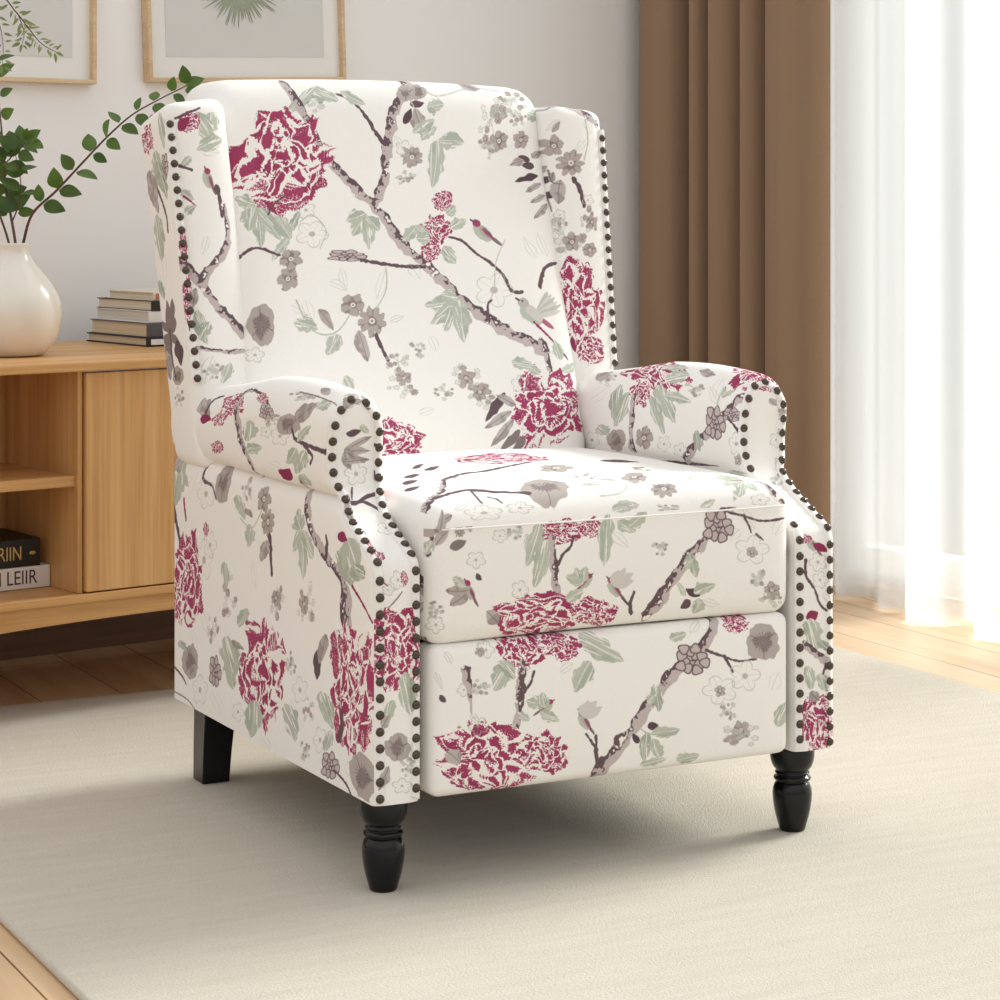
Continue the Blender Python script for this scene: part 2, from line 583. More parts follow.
    def spray(reg, u, v, a, b, seed):
        rnd = random.Random(seed)
        for k in range(16):
            t, q = rnd.uniform(0, 6.28), rnd.random() ** .6
            cx = u + (a[0] * math.cos(t) + b[0] * math.sin(t)) * q
            cy = v + (a[1] * math.cos(t) + b[1] * math.sin(t)) * q
            L = math.hypot(u - cx, v - cy)
            if k % 2 == 0 and L > 0:
                stroke(reg, [(u, v), ((u + cx) / 2 + L * .1, (v + cy) / 2), (cx, cy)], [.0006] * 3, 'o', 0, .7)
            f = rnd.uniform(.13, .22)
            if k % 3 == 0:
                bloom(reg, cx, cy, (a[0] * f * 1.3, a[1] * f * 1.3), (b[0] * f * 1.3, b[1] * f * 1.3), 'd', seed + k)
            else:
                bloom(reg, cx, cy, (a[0] * f, a[1] * f), (b[0] * f, b[1] * f), 'o', seed + k)
    def grapes(reg, u, v, a, b, seed):
        rnd = random.Random(seed)
        for k in range(15):
            t, q = 2.4 * k, math.sqrt(k / 15)
            cx = u + (a[0] * math.cos(t) + b[0] * math.sin(t)) * q * .85
            cy = v + (a[1] * math.cos(t) + b[1] * math.sin(t)) * q * .85
            w = affine(reg, cx, cy, (a[0] * .33, a[1] * .33), (b[0] * .33, b[1] * .33), 1.2)
            if w is None:
                continue
            sl, x, y, U, V = w
            r = np.hypot(x, y) * (1 + .12 * np.cos(3 * np.arctan2(y, x) + k))
            put(sl, np.clip((1 - r) * 6 + .5, 0, 1), 'd')
            put(sl, np.clip((.78 - r) * 6 + .5, 0, 1), 'b')
    def bird(reg, u, v, a, b, kind, seed):
        """body centre, a = towards the head, b = towards the back"""
        w = affine(reg, u, v, (a[0] * 2.2, a[1] * 2.2), (b[0] * 3, b[1] * 3), 1.1)
        if w is None:
            return
        sl, x, y, U, V = w
        x, y = x * 2.2, y * 3
        px = math.sqrt(abs(a[0] * b[1] - a[1] * b[0])) * K * .8
        n = nz(x, y, .4, seed)
        def ell(cx, cy, rx, ry, rot=0):
            c, s = math.cos(rot), math.sin(rot)
            p, q = (x - cx) * c + (y - cy) * s, -(x - cx) * s + (y - cy) * c
            return np.clip((1 - np.sqrt((p / rx) ** 2 + (q / ry) ** 2) + .05 * n) * px + .5, 0, 1)
        put(sl, ell(-1.25, .1, .75, .18, .05), 'd' if kind == 'p' else 'r', .8)
        if kind == 'f':                                   # raised wings
            for k in range(6):
                put(sl, ell(-.25 - .16 * k, 1.1 + .09 * k * (3 - k) * .3, .20, 1.15, -.15 + .17 * k), 'l' if k % 2 else 's')
        put(sl, ell(0, 0, 1.0, .62, .12), 's')
        put(sl, ell(-.15, .22, .85, .38, .2), 't' if kind == 'p' else 'l', .9)
        if kind == 'p':
            put(sl, ell(-.45, .2, .75, .16, .12), 'r', .8)
            put(sl, ell(-.3, .36, .6, .10, .15), 'd', .7)
        put(sl, ell(.9, .38, .42, .42), 's')
        put(sl, ell(.95, .45, .38, .36), 'r' if kind == 'p' else 'g', .95)
        put(sl, ell(1.42, .38, .22, .09), 'd')
        put(sl, ell(1.05, .5, .08, .08), 'k')
    MOT = MOTIFS.strip().split('\n')
    for i, line in enumerate(MOT):
        t = line.split()
        k, reg, x = t[0], t[1], t[2]
        p = [float(q) / 1e4 for q in t[3:]]
        sd = i * 7 + 3
        if k == 'P':
            peony(reg, p[0], p[1], p[2:4], p[4:6], sd)
        elif k in 'BT':
            n = len(p) // 3
            pts = [(p[3 * j], p[3 * j + 1]) for j in range(n)]
            ws = [p[3 * j + 2] for j in range(n)]
            stroke(reg, pts, ws, x, .22 if k == 'B' else .18, 1, sd, 'bark' if k == 'B' else None)
        elif k == 'L':
            leaf(reg, p[0], p[1], p[2:4], p[4:6], x, sd)
        elif k == 'F':
            bloom(reg, p[0], p[1], p[2:4], p[4:6], x, sd)
        elif k == 'S':
            spray(reg, p[0], p[1], p[2:4], p[4:6], sd)
        elif k == 'G':
            grapes(reg, p[0], p[1], p[2:4], p[4:6], sd)
        elif k == 'W':
            bird(reg, p[0], p[1], p[2:4], p[4:6], x, sd)
    # the sides nobody sees carry the same print, scattered
    rnd = random.Random(77)
    for reg, (u0, v0, u1, v1) in (('rest', (0, .75, .77, 2.1)), ('wingRs', BOX['wingRs']), ('armR', (1.35, 1.07, 2.1, 1.6)), ('armL', (1.35, .62, 2.1, 1.06))):
        area = (u1 - u0) * (v1 - v0)
        for k in range(int(area / .018) + 2):
            u, v = rnd.uniform(u0, u1), rnd.uniform(v0, v1)
            q = rnd.random()
            an = rnd.uniform(0, 6.28)
            if q < .35:
                r = rnd.uniform(.045, .06)
                peony(reg, u, v, (r, 0), (0, r), k)
            elif q < .6:
                pts = [(u + .05 * j * math.cos(an) + .01 * rnd.random(), v + .05 * j * math.sin(an) + .02 * rnd.random()) for j in range(5)]
                stroke(reg, pts, [.006, .006, .005, .004, .003], 'd', .22, 1, k, 'bark')
            elif q < .8:
                for j in range(4):
                    leaf(reg, u, v, (.045 * math.cos(an + j * .7), .045 * math.sin(an + j * .7)), (-.010 * math.sin(an + j * .7), .010 * math.cos(an + j * .7)), 's', k + j)
            else:
                bloom(reg, u, v, (.02, 0), (0, .02), rnd.choice('td'), k)
                spray(reg, u + .04, v, (.03, 0), (0, .03), k)
    out = np.ones((NP, NP, 4), np.float32)
    out[..., :3] = img
    im = bpy.data.images.new('peony_print', NP, NP, alpha=False)
    im.pixels.foreach_set(out.ravel())
    im.update()
    return im
MOTIFS = """
S back x 2195 5817 230 4 40 186
F back o 1243 5526 127 2 15 106
L back s 2138 6005 385 -212 -75 -86
L back s 1639 5623 599 381 43 -73
L back s 956 4226 -255 132 54 93
L back s 956 4226 -243 -249 -66 68
L back s 956 4226 24 -629 -108 -16
L back s 956 4226 362 -515 -93 -64
L back s 956 4226 -121 -395 -98 19
L back s 1434 3769 -330 -377 -58 42
L back S 1411 3828 234 324 51 -28
L back s 1426 3710 -271 516 100 54
B back d 1738 6062 60 1836 5810 63 1998 5430 67 2240 4902 70 2539 4526 72 2865 4210 75 3221 3652 78 3626 3273 81 4056 2803 84 4515 2464 85 4929 2228 86 5405 2004 89
B back d 2889 4255 71 3106 4664 76 3237 5140 80 3425 5653 80 3805 6043 80 3882 6159 82
B back d 5360 2156 55 5427 1823 46 5457 1582 37
P back x 1429 4941 754 -143 275 766
T back d 2524 5918 16 2729 5843 22 2914 5613 26 3056 5353 31 3161 5185 35
L back s 2604 5951 384 -180 -55 -72
F back p 3940 5981 158 4 62 131
T back d 3529 3290 26 3132 3310 26 2779 3359 27 2526 3406 27
G back x 2293 3468 306 -3 13 88
T back d 597 3396 21 749 3540 19 920 3597 19 1226 3493 18
T back d 1136 4079 14 1251 4241 12 1440 4359 11
F back t 1403 3433 186 -2 22 160
F back t 1317 3143 170 -2 23 174
F back p 844 2488 210 -2 36 314
F back o 710 2061 123 1 10 114
F back o 1784 3796 269 -2 30 206
T back o 1620 3974 7 1825 4077 8 2015 3854 8 1880 3589 8
F back o 1741 4151 159 0 20 133
T back s 1400 2838 11 1589 2401 11 1942 2350 9 2253 2647 9
L back s 1327 2522 355 -123 -53 -108
L back t 1721 2687 211 -293 -67 -44
L back s 1987 2334 -199 -311 -108 50
L back o 1523 2835 112 -320 -90 -34
L back o 1328 2767 203 -105 -43 -64
F back t 2283 2749 208 -4 25 174
F back d 2554 2510 241 -5 31 218
L back g 2343 2384 32 -464 -112 -16
T back d 2589 2305 33 2658 2114 29 2730 1938 25
L back o 2155 3292 29 -352 -64 -11
L back o 1966 3090 269 -121 -33 -53
L back o 2860 3254 -165 -439 -78 16
T back s 2898 3283 10 2848 2958 9 2605 2640 7
L back s 2726 4060 -372 -88 -14 101
L back s 2726 4060 -307 -297 -79 66
L back s 2726 4060 -80 -506 -114 1
L back s 2726 4060 126 -240 -106 -55
L back s 4020 2789 -581 -48 3 118
L back s 4020 2789 -527 -344 -73 92
L back s 4020 2789 -278 -469 -119 44
L back s 4020 2789 34 -640 -137 -18
L back s 4020 2789 -294 65 48 115
L back o 3382 5296 112 -230 -48 -24
L back s 3228 3697 306 224 58 -66
L back o 3307 3367 123 -270 -79 -35
P back x 4004 4285 189 0 30 168
P back x 3827 3859 272 -2 39 227
P back x 3686 3528 186 -2 28 165
L back s 3702 3724 -239 183 73 72
L back s 3702 3724 -240 -28 1 89
L back s 4068 3873 303 151 41 -78
L back s 3919 3601 159 -273 -109 -57
L back s 4037 4086 194 122 43 -60
T back d 4027 3736 16 4240 3674 19 4449 3490 22 4698 3320 24 4861 3150 28 4976 2905 29 5151 2887 28
W back p 4625 3793 -144 100 122 123
F back o 4664 2926 349 -6 47 271
T back o 4993 3683 8 4774 3349 8 4669 2956 8 4518 2688 8
W back f 5251 2551 -181 122 149 147
T back d 5492 2972 37 5634 3245 29 5898 3317 23
T back R 5283 2429 18 5558 2150 15 5820 1837 13
T back d 4488 2509 26 4524 2718 18 4603 2777 11
F back t 5261 5670 163 3 32 160
F back t 5178 5225 162 2 33 174
F back t 5580 5246 147 2 27 143
S back x 5078 5556 252 4 64 350
S back x 5571 5886 298 7 90 198
S back x 4959 5112 179 2 30 157
S back x 5592 5596 183 3 30 160
T back o 4098 5984 15 4294 5923 10 4931 6072 9 5432 6016 9
L back g 4814 6143 280 -95 -87 -68
L back t 3815 5723 70 -498 -121 -31
L back s 4013 5758 297 6 -27 -111
L back s 4105 5227 443 -57 -44 -124
L back s 4070 5227 -202 -743 -152 10
L back s 3829 5224 281 222 51 -54
L back s 3708 5316 387 255 52 -72
L back d 3723 5768 254 52 0 -62
L back k 3564 5469 162 252 59 -24
F back p 3721 5959 174 4 62 146
T back s 3744 5848 14 3848 5536 12 3829 5224 10
F back d 3611 4959 187 2 30 170
F back o 3500 5096 153 2 22 124
S back x 3453 4635 152 1 18 107
T wingR T 23006 12208 7 23076 11941 7 23133 11500 7 23154 11312 6
L back d 5685 4930 -211 46 27 55
L back d 5747 4835 -230 -2 11 57
L back k 5796 4678 -458 -96 -5 55
L back g 5833 4552 -331 -127 -25 50
L back g 5888 4363 -332 -94 -16 52
L back g 5910 4237 -343 -217 -45 40
L back g 5733 4962 234 100 48 -45
L wingR g 23111 11944 56 93 7 -49
L wingR d 23099 11753 98 125 17 -45
L wingR d 23113 11532 88 126 22 -40
L back g 5574 4929 -274 -97 -16 52
L back s 5811 5697 372 -82 -101 -93
L wingR g 23469 13055 -240 -127 -95 -60
F wingR o 23195 11030 98 0 13 156
L back o 5499 3401 -154 340 70 29
L back o 5733 3429 -131 373 82 23
L wingR o 23089 11092 147 -124 -20 -41
S back x 2907 1585 258 -9 26 187
S back x 3960 1665 269 -9 29 190
S back x 4201 1363 253 -10 27 175
S back x 2887 1904 194 -6 21 144
F back t 2951 1670 130 -4 16 115
F back t 3973 1635 151 -5 18 117
F back t 4177 1423 152 -6 20 131
S frontL x 22192 5570 191 -8 33 141
L back s 2000 1730 119 -290 -75 -29
L back o 3136 1129 243 91 22 -53
S back x 3576 1445 165 -6 17 116
P back x 2697 761 495 -22 46 340
P back x 5309 1141 642 -271 386 557
L back g 4674 1109 -511 -212 -29 58
L back g 4690 991 -465 -358 -49 47
L back T 4770 840 -385 -274 -47 49
L back T 4824 750 -246 -251 -58 39
L back d 4584 1407 -374 -425 -60 36
L back g 4762 1223 -324 131 38 60
L back s 5254 1649 -226 127 49 57
L back s 5654 1664 367 124 68 -57
L back s 4799 1874 371 -102 -42 -85
L back s 5649 1845 -27 303 102 10
F back o 4879 1514 156 -6 22 133
L back o 3467 2268 64 -237 -65 -19
L back o 2842 2489 242 82 13 -41
S back x 3238 2069 148 -4 17 116
P seat x 9751 3221 546 -325 335 639
F seat t 9811 1866 228 -84 205 373
F seat p 8973 661 309 -125 250 459
B seat d 8129 1832 28 7753 1152 46 7338 671 59 7096 340 55
T seat d 8120 1842 44 8520 2090 54 8873 2113 58 9267 2295 47 9818 2613 43
T seat d 7461 753 48 7799 930 53 8064 951 69 8283 659 58 8612 446 54
T seat d 8064 951 16 7910 426 14 7917 332 12
T seat d 8063 451 16 8182 320 12
L seat d 7843 2445 280 98 -56 -132
L seat d 7629 2049 264 72 -52 -122
L seat d 7435 1577 278 109 -46 -113
L seat d 8318 2824 316 158 -67 -152
L seat d 8285 3131 279 206 -65 -155
F seat o 7892 222 271 -15 27 91
F seat o 8401 252 193 -11 22 69
L seat o 7519 275 236 66 1 -30
F seat o 8302 1859 117 -115 138 277
L seat s 9500 663 289 -118 -86 -56
L seat S 9912 865 193 -149 -74 -33
T seat s 9579 328 7 9920 356 6 10345 578 5
F seat t 10439 889 180 -31 211 356
F seat d 10553 358 205 -10 64 101
S seat x 9829 1114 130 -36 143 253
S seat x 10853 1427 180 -12 202 337
L seat s 9695 155 421 37 1 -60
F seat o 9937 190 146 -8 12 61
F seat o 11207 737 177 -15 213 339
L seat s 11859 438 -218 392 228 327
L seat s 11859 438 -419 -95 4 53
L seat s 11859 438 -235 -243 -63 25
L seat s 11859 438 83 -185 -82 -33
L armR s 14686 17517 475 -36 -38 -45
B seat d 11766 531 31 12084 444 36 12175 235 43 12336 65 49
L armR d 17213 17559 -1873 -115 25 26
L seat d 10842 2481 624 -28 -123 -208
L armR o 16188 17589 -351 -156 -28 32
F seat o 11950 149 158 -9 14 76
S seat x 10523 131 179 -10 10 49
P seatf x 8947 8051 398 -25 14 171
P seatf x 9365 8062 173 -11 9 123
L seatf s 8658 8155 -261 -500 -115 49
L seatf s 8714 7955 -193 -582 -108 33
F seatf o 8476 7970 70 -4 5 86
B seatf d 8800 7974 42 8816 7702 47 8844 7387 51 8977 7034 54
T seatf d 8842 7575 21 8930 7744 18 9064 7859 16 9100 7980 14
L seatf s 9631 8222 -77 -658 -130 15
L seatf s 9766 8137 253 -166 -63 -69
L seatf o 9668 8019 223 -240 -57 -38
L seatf s 9907 8066 309 119 49 -91
W seatf p 7643 7386 -62 97 88 43
L seatf t 7629 7412 -293 20 -1 86
L seatf t 7603 7389 -209 -159 -63 70
L seatf s 7602 7463 -186 110 33 51
L seatf d 7736 7602 81 -79 -29 -24
L seatf T 7395 7940 217 84 28 -56
F seatf o 7738 7773 135 -9 3 110
L seat t 7290 172 166 38 9 -56
L seat g 7211 -123 159 412 57 -18
L seatf g 7233 7980 181 321 54 -30
L seatf g 7233 7980 151 177 47 -40
T seatf d 7123 8280 20 7197 8100 17 7162 7840 14
L seatf s 7179 8038 -33 -199 -47 12
W seatf p 9684 7273 -91 91 81 60
L seatf l 9652 7340 82 173 68 -30
L seatf l 9652 7340 199 190 57 -46
L seatf l 9652 7340 320 104 33 -61
L seatf l 9652 7340 324 1 9 -65
W seatf p 9273 7381 80 56 -64 68
L seatf s 9244 7395 -261 95 25 70
L seatf s 9244 7395 -145 187 70 39
L seatf s 9244 7395 -1 202 86 -6
T seatf d 9970 6924 25 9934 7060 22 9982 7211 18
T seatf d 9936 7033 17 9809 7147 11
P seatf x 8637 7023 710 -57 -21 307
P seatf x 9443 6995 325 -27 -36 190
L seatf s 8995 7186 253 83 39 -73
F seatf o 8340 7361 125 -9 -3 125
F seatf o 7235 7001 96 1 -6 113
S seatf x 7232 7186 83 1 -1 98
L seatf g 7882 7120 202 -142 -52 -68
B seatf d 10212 6874 93 10433 7150 89 10721 7530 82 11067 7827 76 11334 8104 70 11553 8255 63
G seatf x 11260 7955 232 -15 15 217
L seatf S 10814 7665 95 -343 -90 -11
L seatf s 10722 7491 153 66 40 -58
L seatf k 10987 7080 -224 123 27 44
L seatf d 10837 7039 -134 -97 -47 46
L seatf s 10892 7114 332 105 37 -63
L seatf s 10958 7056 1 -222 -96 28
L seatf s 10771 7097 -165 196 36 20
L seatf o 11022 7024 292 -79 -4 -53
T seatf d 11430 8136 16 11676 8070 15 11958 7987 14 12339 7996 13
T seatf d 11676 8070 18 11747 7936 15 11775 7856 12
T seatf d 11853 7825 17 11963 7739 14
F seatf o 11784 7621 289 -21 2 196
F seatf g 11783 7595 96 -7 0 79
S seatf x 11919 7243 146 -12 -6 133
F seatf t 12121 7067 147 -12 -7 121
S seatf x 12098 6962 229 -20 -18 137
L seatf o 12339 7970 -173 -192 -93 39
L seatf o 11601 7894 -163 -118 -54 49
L seat s 11004 103 264 85 18 -46
L seatf o 11652 8174 175 -296 -71 -26
S seatf x 10362 7747 120 -8 2 89
F seatf o 8077 8045 110 -7 5 85
S seatf x 8273 8081 125 -8 5 85
P foot x 8410 10822 351 -30 11 269
P foot x 8947 10802 333 -88 44 154
L foot s 9246 10915 624 -378 -87 -111
L foot s 9397 10564 -272 -349 -110 68
L foot s 8261 10664 -286 -318 -111 81
L foot S 8095 10703 186 -261 -70 -36
F foot o 7910 10840 123 -10 12 106
F foot t 7825 10823 68 -6 4 60
L foot o 7340 10863 105 -155 -34 -17
B foot d 8400 10628 56 8362 10311 59 8330 10005 61 8277 9761 64
T foot d 8374 10236 23 8504 10372 20 8564 10515 17
W foot p 8724 10053 91 41 -49 74
L foot s 8696 10056 -253 124 35 65
L foot s 8696 10056 -139 187 69 37
L foot s 8696 10056 2 199 85 -8
L foot s 8499 9926 -170 117 38 48
W foot p 9271 9823 -80 95 86 52
L foot l 9241 9902 84 194 68 -29
L foot l 9241 9902 201 183 55 -47
L foot l 9241 9902 289 98 33 -60
T foot d 9502 9182 29 9458 9420 24 9450 9626 19
T foot d 9455 9471 19 9303 9667 13
P foot x 7897 9488 685 -134 40 442
P foot x 8721 9500 342 -37 -11 280
L foot g 7355 9641 189 -166 -70 -68
F foot o 7782 9921 136 -13 -1 124
L foot o 7673 10055 136 -87 -28 -40
L foot s 8639 10012 286 -129 -26 -56
L foot d 7277 10345 79 -92 -30 -21
L foot o 7233 10627 74 -224 -36 -9
B foot d 9532 9178 94 9779 9436 89 10033 9732 84 10418 10142 79 10727 10420 72 11041 10622 67 11240 10835 65 11293 10982 61
G foot x 10880 10457 259 -23 7 204
L foot S 10299 10204 62 -365 -89 -2
L foot s 10208 9958 118 117 47 -37
L foot k 10102 9479 -123 116 41 32
L foot k 10215 9648 148 36 24 -51
L foot s 10278 9564 420 34 22 -79
L foot S 10217 9596 -39 -387 -90 20
L foot s 10310 9509 106 -299 -86 -11
T foot s 10095 9661 10 10248 9567 9 10517 9565 8
T foot d 11099 10566 18 11343 10467 16 11590 10380 15 11877 10379 13
T foot d 11374 10464 20 11463 10327 17 11508 10245 13
F foot p 11995 10590 291 -27 9 260
F foot o 11302 10031 281 -28 0 195
F foot g 11302 10018 94 -9 0 78
F foot o 11698 10174 255 -25 2 208
S foot x 11431 9731 126 -13 -4 132
F foot t 11644 9471 159 -17 -5 133
S foot x 11663 9390 316 -34 -9 187
L foot s 12205 9463 239 288 105 -60
L foot o 12134 9946 134 223 90 -42
P foot x 11572 10858 216 -18 14 113
L foot o 10866 10790 192 155 41 -31
L foot s 10560 10740 247 81 31 -59
L foot s 10661 9182 352 44 35 -72
L foot s 10119 9190 410 36 24 -57
F foot o 7595 10380 94 -8 1 85
S foot x 7812 10385 136 -12 2 110
L foot o 8933 10481 204 81 27 -46
L armL g 19695 4909 -659 -436 264 -59
L armL R 19115 4587 120 -181 192 18
T armL d 19122 4622 35 18988 4840 24 18669 4904 15
P armL x 18084 4737 -468 -100 -138 166
P armL x 18525 4527 -223 -44 -197 134
P armL x 18694 4054 -262 25 -47 116
B armL d 17390 4909 25 17777 4909 33 17872 4728 72 17783 4476 92 17601 4162 76 17356 3922 55 17378 3686 48
T armL d 17477 4916 16 16960 4805 20 16732 4709 27
G armL x 16752 4610 -244 12 18 96
L armL s 17319 4500 149 -267 258 11
L armL s 17501 4088 -611 119 -65 -67
L armL o 17547 4430 -449 113 -96 -33
F armL o 16256 4375 -330 26 -1 118
S armL x 16460 4531 -336 22 3 74
F armL p 15993 4520 -415 36 -1 123
L armL t 15810 4583 -597 265 -143 -51
T armL d 15864 4468 29 15738 4372 25 15334 4340 26 14848 4317 31
L armL s 15738 4278 350 -219 158 23
L armL s 15488 4278 320 -317 175 6
L armL s 15675 4354 -370 230 -102 -13
T armL d 15488 4336 24 15247 4231 28 15322 4130 19
L armL s 15244 4793 -296 155 -116 -43
L armL R 16013 3855 379 100 -154 75
L armL s 15673 3975 -267 -137 127 -54
L armL o 16644 4032 -371 -69 98 -52
S armL x 15774 4883 -384 46 85 71
F armL o 16735 4390 -209 14 0 73
P armL x 17005 4777 -208 7 72 76
L armL s 16120 5667 -348 66 156 69
L armL g 15303 4985 -14 125 -170 -44
T armL T 15892 4925 11 15224 4933 10 14544 4905 9
L armL s 20327 3665 343 -814 508 -27
L armL g 20824 3422 -447 226 -247 -65
T armL d 20771 3101 63 20599 2680 52 20427 2407 40
T armL R 20242 3015 32 20171 2731 25
T armL d 19327 3657 34 19460 3417 33 19089 3342 21 18929 3190 26
F armL p 18661 3416 -306 21 -43 310
F armL o 19330 3203 -363 40 0 228
L armL o 19685 3480 248 -430 202 -7
F armL t 17119 3379 -246 28 5 187
F armL d 16975 3088 -248 30 0 200
L armL s 18077 3341 -225 -331 183 -36
L armL t 17776 3182 -221 -110 95 -32
L armL s 17628 2982 110 -342 186 -18
T armL s 18001 3019 10 17554 2936 8 17190 3223 11
T armL d 16903 2883 53 16880 2592 45 16845 2411 36
L armL g 17048 2838 143 -314 176 -11
S armL x 17720 3462 -211 23 42 186
B armL d 15693 3830 79 15642 3403 87 15407 3111 82 15021 2894 74 14592 2713 96 14407 2429 134 14407 1983 140
T armL d 15021 2894 45 14989 3049 36 15021 3146 24
L armL s 15803 3126 335 37 -86 66
L armL s 15803 3126 335 -328 153 7
L armL s 15803 3126 -2 -648 168 -25
L armL s 15803 3126 -329 -343 156 -40
L armL s 15803 3126 133 269 -164 31
L armL s 14396 3200 -243 -560 389 -79
L armL R 14643 3219 -307 -36 63 -51
L armL S 14213 2878 -409 -90 185 -110
T armL R 14224 2629 21 13864 2438 18 13643 2277 16
P armL x 20129 1864 -756 108 0 727
F armL o 19425 2249 -365 49 0 314
F armL o 19182 2495 -280 36 0 199
P armL x 19343 2688 -121 15 0 100
L armL o 19506 1494 -482 -321 185 -57
L armL o 20003 1157 -249 -306 161 -41
P armL x 20771 1329 -344 53 0 236
S armL x 18550 1893 -387 57 0 279
S armL x 16704 2086 -280 42 0 292
S armL x 15682 2161 -297 45 0 309
L armL s 18628 2329 -78 -352 155 -26
L armL o 17567 2500 -146 -386 109 -21
F armL t 16704 2112 -175 26 0 119
F armL t 15748 2177 -165 25 0 129
L armL s 17789 1814 224 -309 179 -8
P armL x 17202 1043 -898 159 0 726
P armL x 14224 1372 -726 133 0 814
L armL s 15160 1175 -317 -444 215 -62
L armL d 15289 1661 65 -394 129 -19
L armL t 15032 1906 256 -423 154 -10
F armL o 14592 1903 -186 31 0 150
L armL s 18628 1294 -384 -684 340 -82
F armL p 20003 693 -376 65 0 261
F armL o 19588 363 -327 60 0 229
G armL x 18982 728 -237 42 0 226
T armL d 20766 529 18 20341 430 18 20171 343 20
T armL T 20758 146 10 20087 126 11 19751 15 12
L armL o 19102 452 -394 -292 184 -60
L armL s 17493 612 147 -545 292 -45
L armL s 16426 759 -408 -417 259 -82
L armL o 16220 850 -470 -273 150 -58
F armL o 15881 1043 -267 49 0 181
S armL x 16220 1321 -204 35 0 157
F armL o 18090 335 -226 43 0 138
L armL t 18318 1289 -453 -62 72 -44
T armL d 14654 643 46 14530 818 50 14561 1011 47
G armL x 14905 265 -284 60 0 176
T armL d 14779 242 18 14407 148 19 14223 14 20
L armL s 14905 718 190 -316 153 -14
F armL o 15225 528 -225 45 0 178
F armL p 13923 351 -378 113 153 278
L armL o 14407 420 -303 -182 108 -45
S armL x 15616 835 -197 38 0 154
S armL x 19102 1302 -239 38 0 198
L armL S 20427 942 -254 -133 114 -39
S armL x 15748 293 -199 41 0 129
L armL o 17202 155 -285 -129 124 -52
L frontL g 22072 4877 376 188 30 -46
L frontL g 22072 4877 359 8 7 -52
L frontL g 22072 4877 297 -140 -25 -44
L frontL g 22072 4877 99 -231 -51 -18
L frontL d 22085 5107 218 41 12 -38
L frontL s 22298 5227 93 -134 -46 -24
F frontL o 22226 4591 165 -12 15 150
L frontL g 22072 4750 359 7 1 -38
T frontL d 22001 4192 39 22180 4199 32 22339 4283 27 22488 4297 23
T frontL d 22238 4210 24 22399 4092 21 22495 3869 18
T frontL d 22147 4421 13 22110 4235 9
L frontL g 22042 3712 -38 -327 -57 -28
F frontL o 22396 3716 124 -18 62 145
P frontL x 22056 3149 87 -8 38 101
F frontL o 22238 2784 107 -8 0 121
P frontL x 22319 2802 55 -4 0 85
F frontL o 22105 2672 92 -7 0 73
T frontL R 22005 2799 8 22105 2720 6
T frontL T 22054 2409 11 22211 2543 9 22292 2634 7
P frontL x 22238 1909 362 -32 0 559
L frontL s 22319 1658 114 -549 -112 -4
L frontL s 22184 1331 -132 -327 -75 32
F frontL p 22238 743 188 -20 0 182
L frontL g 22005 1031 129 110 46 -47
F frontL o 22292 275 136 -16 0 97
L frontL o 22430 818 -59 -308 -73 20
L frontL g 22105 538 -126 -280 -70 34
S frontL x 22373 509 100 -14 0 122
P armR x 17180 16296 -1067 146 286 -354
P armR x 17409 16592 -322 8 43 -202
L armR S 18031 16437 57 676 214 -2
L armR s 17711 16582 484 535 193 -43
L armR s 16885 16485 -431 489 204 40
L armR s 16777 16396 -596 -58 -107 113
L armR s 17108 16655 -390 486 131 31
L armR s 16717 16642 -745 30 20 64
B armR d 17575 16646 57 17654 16984 73 17670 17375 90
F armR p 18148 17329 -315 -29 -48 -187
F armR t 17288 17221 -290 -24 -23 -162
F armR o 16727 17257 -195 -18 -19 -119
L armR s 18624 17111 -228 174 168 70
L armR o 18940 16657 -627 -195 -127 97
S armR x 18622 16280 -351 28 187 -175
L armR g 18974 16301 -268 -146 -207 104
F armR o 18921 17400 -257 -24 -50 -146
B armR d 16164 17407 78 15875 17211 75 15511 16988 72 15117 16738 70 14819 16486 68 14439 16317 66
G armR x 15387 16887 -246 -23 -1 -217
G armR x 14973 16734 -218 -24 -1 -89
L armR S 15839 17003 -59 279 101 15
T armR d 15069 16782 21 14890 16892 21 14769 17062 20
F armR o 14895 17100 -166 -11 -3 -156
F armR g 14860 17309 -89 -7 -6 -84
L armR o 15387 16564 -17 -305 -116 8
L armR s 15246 16547 -320 -268 -96 40
L armR o 15272 16628 359 -191 -70 -37
T armR s 15361 16715 14 15280 16471 12 15105 16262 9
P frontR x 23664 5531 257 -61 61 116
L armR g 16057 16214 -453 48 -32 65
L armR s 17072 16182 -725 33 -70 74
S armR x 15970 16491 -246 -20 45 -102
F armR o 16303 17305 -187 -18 -18 -103
S frontR x 23855 4481 172 -3 56 219
F frontR o 23856 5253 132 -7 -5 98
L frontR s 23811 5114 241 41 32 -56
S frontR x 23649 4152 169 -13 60 132
F frontR o 23798 4721 114 -7 8 110
L frontR g 23661 5317 112 -117 -54 -31
F frontR o 23801 4030 144 -16 83 126
W frontR p 23525 2800 -79 81 81 52
L frontR R 23557 2811 202 -122 -37 -42
P frontR x 23430 2872 78 -5 1 53
F frontR o 23622 2566 148 -11 0 134
T frontR d 23430 2606 24 23430 2393 21 23557 2224 19 23655 2003 17 23758 1913 14
F frontR o 23655 2323 134 -11 0 120
L frontR R 23430 1834 194 64 36 -63
L frontR s 23525 1826 65 -432 -145 -3
L frontR S 23655 1522 149 -178 -77 -28
B frontR d 23400 1490 48 23590 1341 48 23839 1179 48
T frontR d 23758 1190 21 23688 984 17 23758 842 13
L frontR s 23430 1195 96 -329 -93 -11
L frontR s 23622 1071 140 -229 -94 -25
P frontR x 23622 376 296 -32 0 454
L frontR g 23493 843 162 -122 -51 -47
L frontR o 23758 2181 117 -201 -72 -13
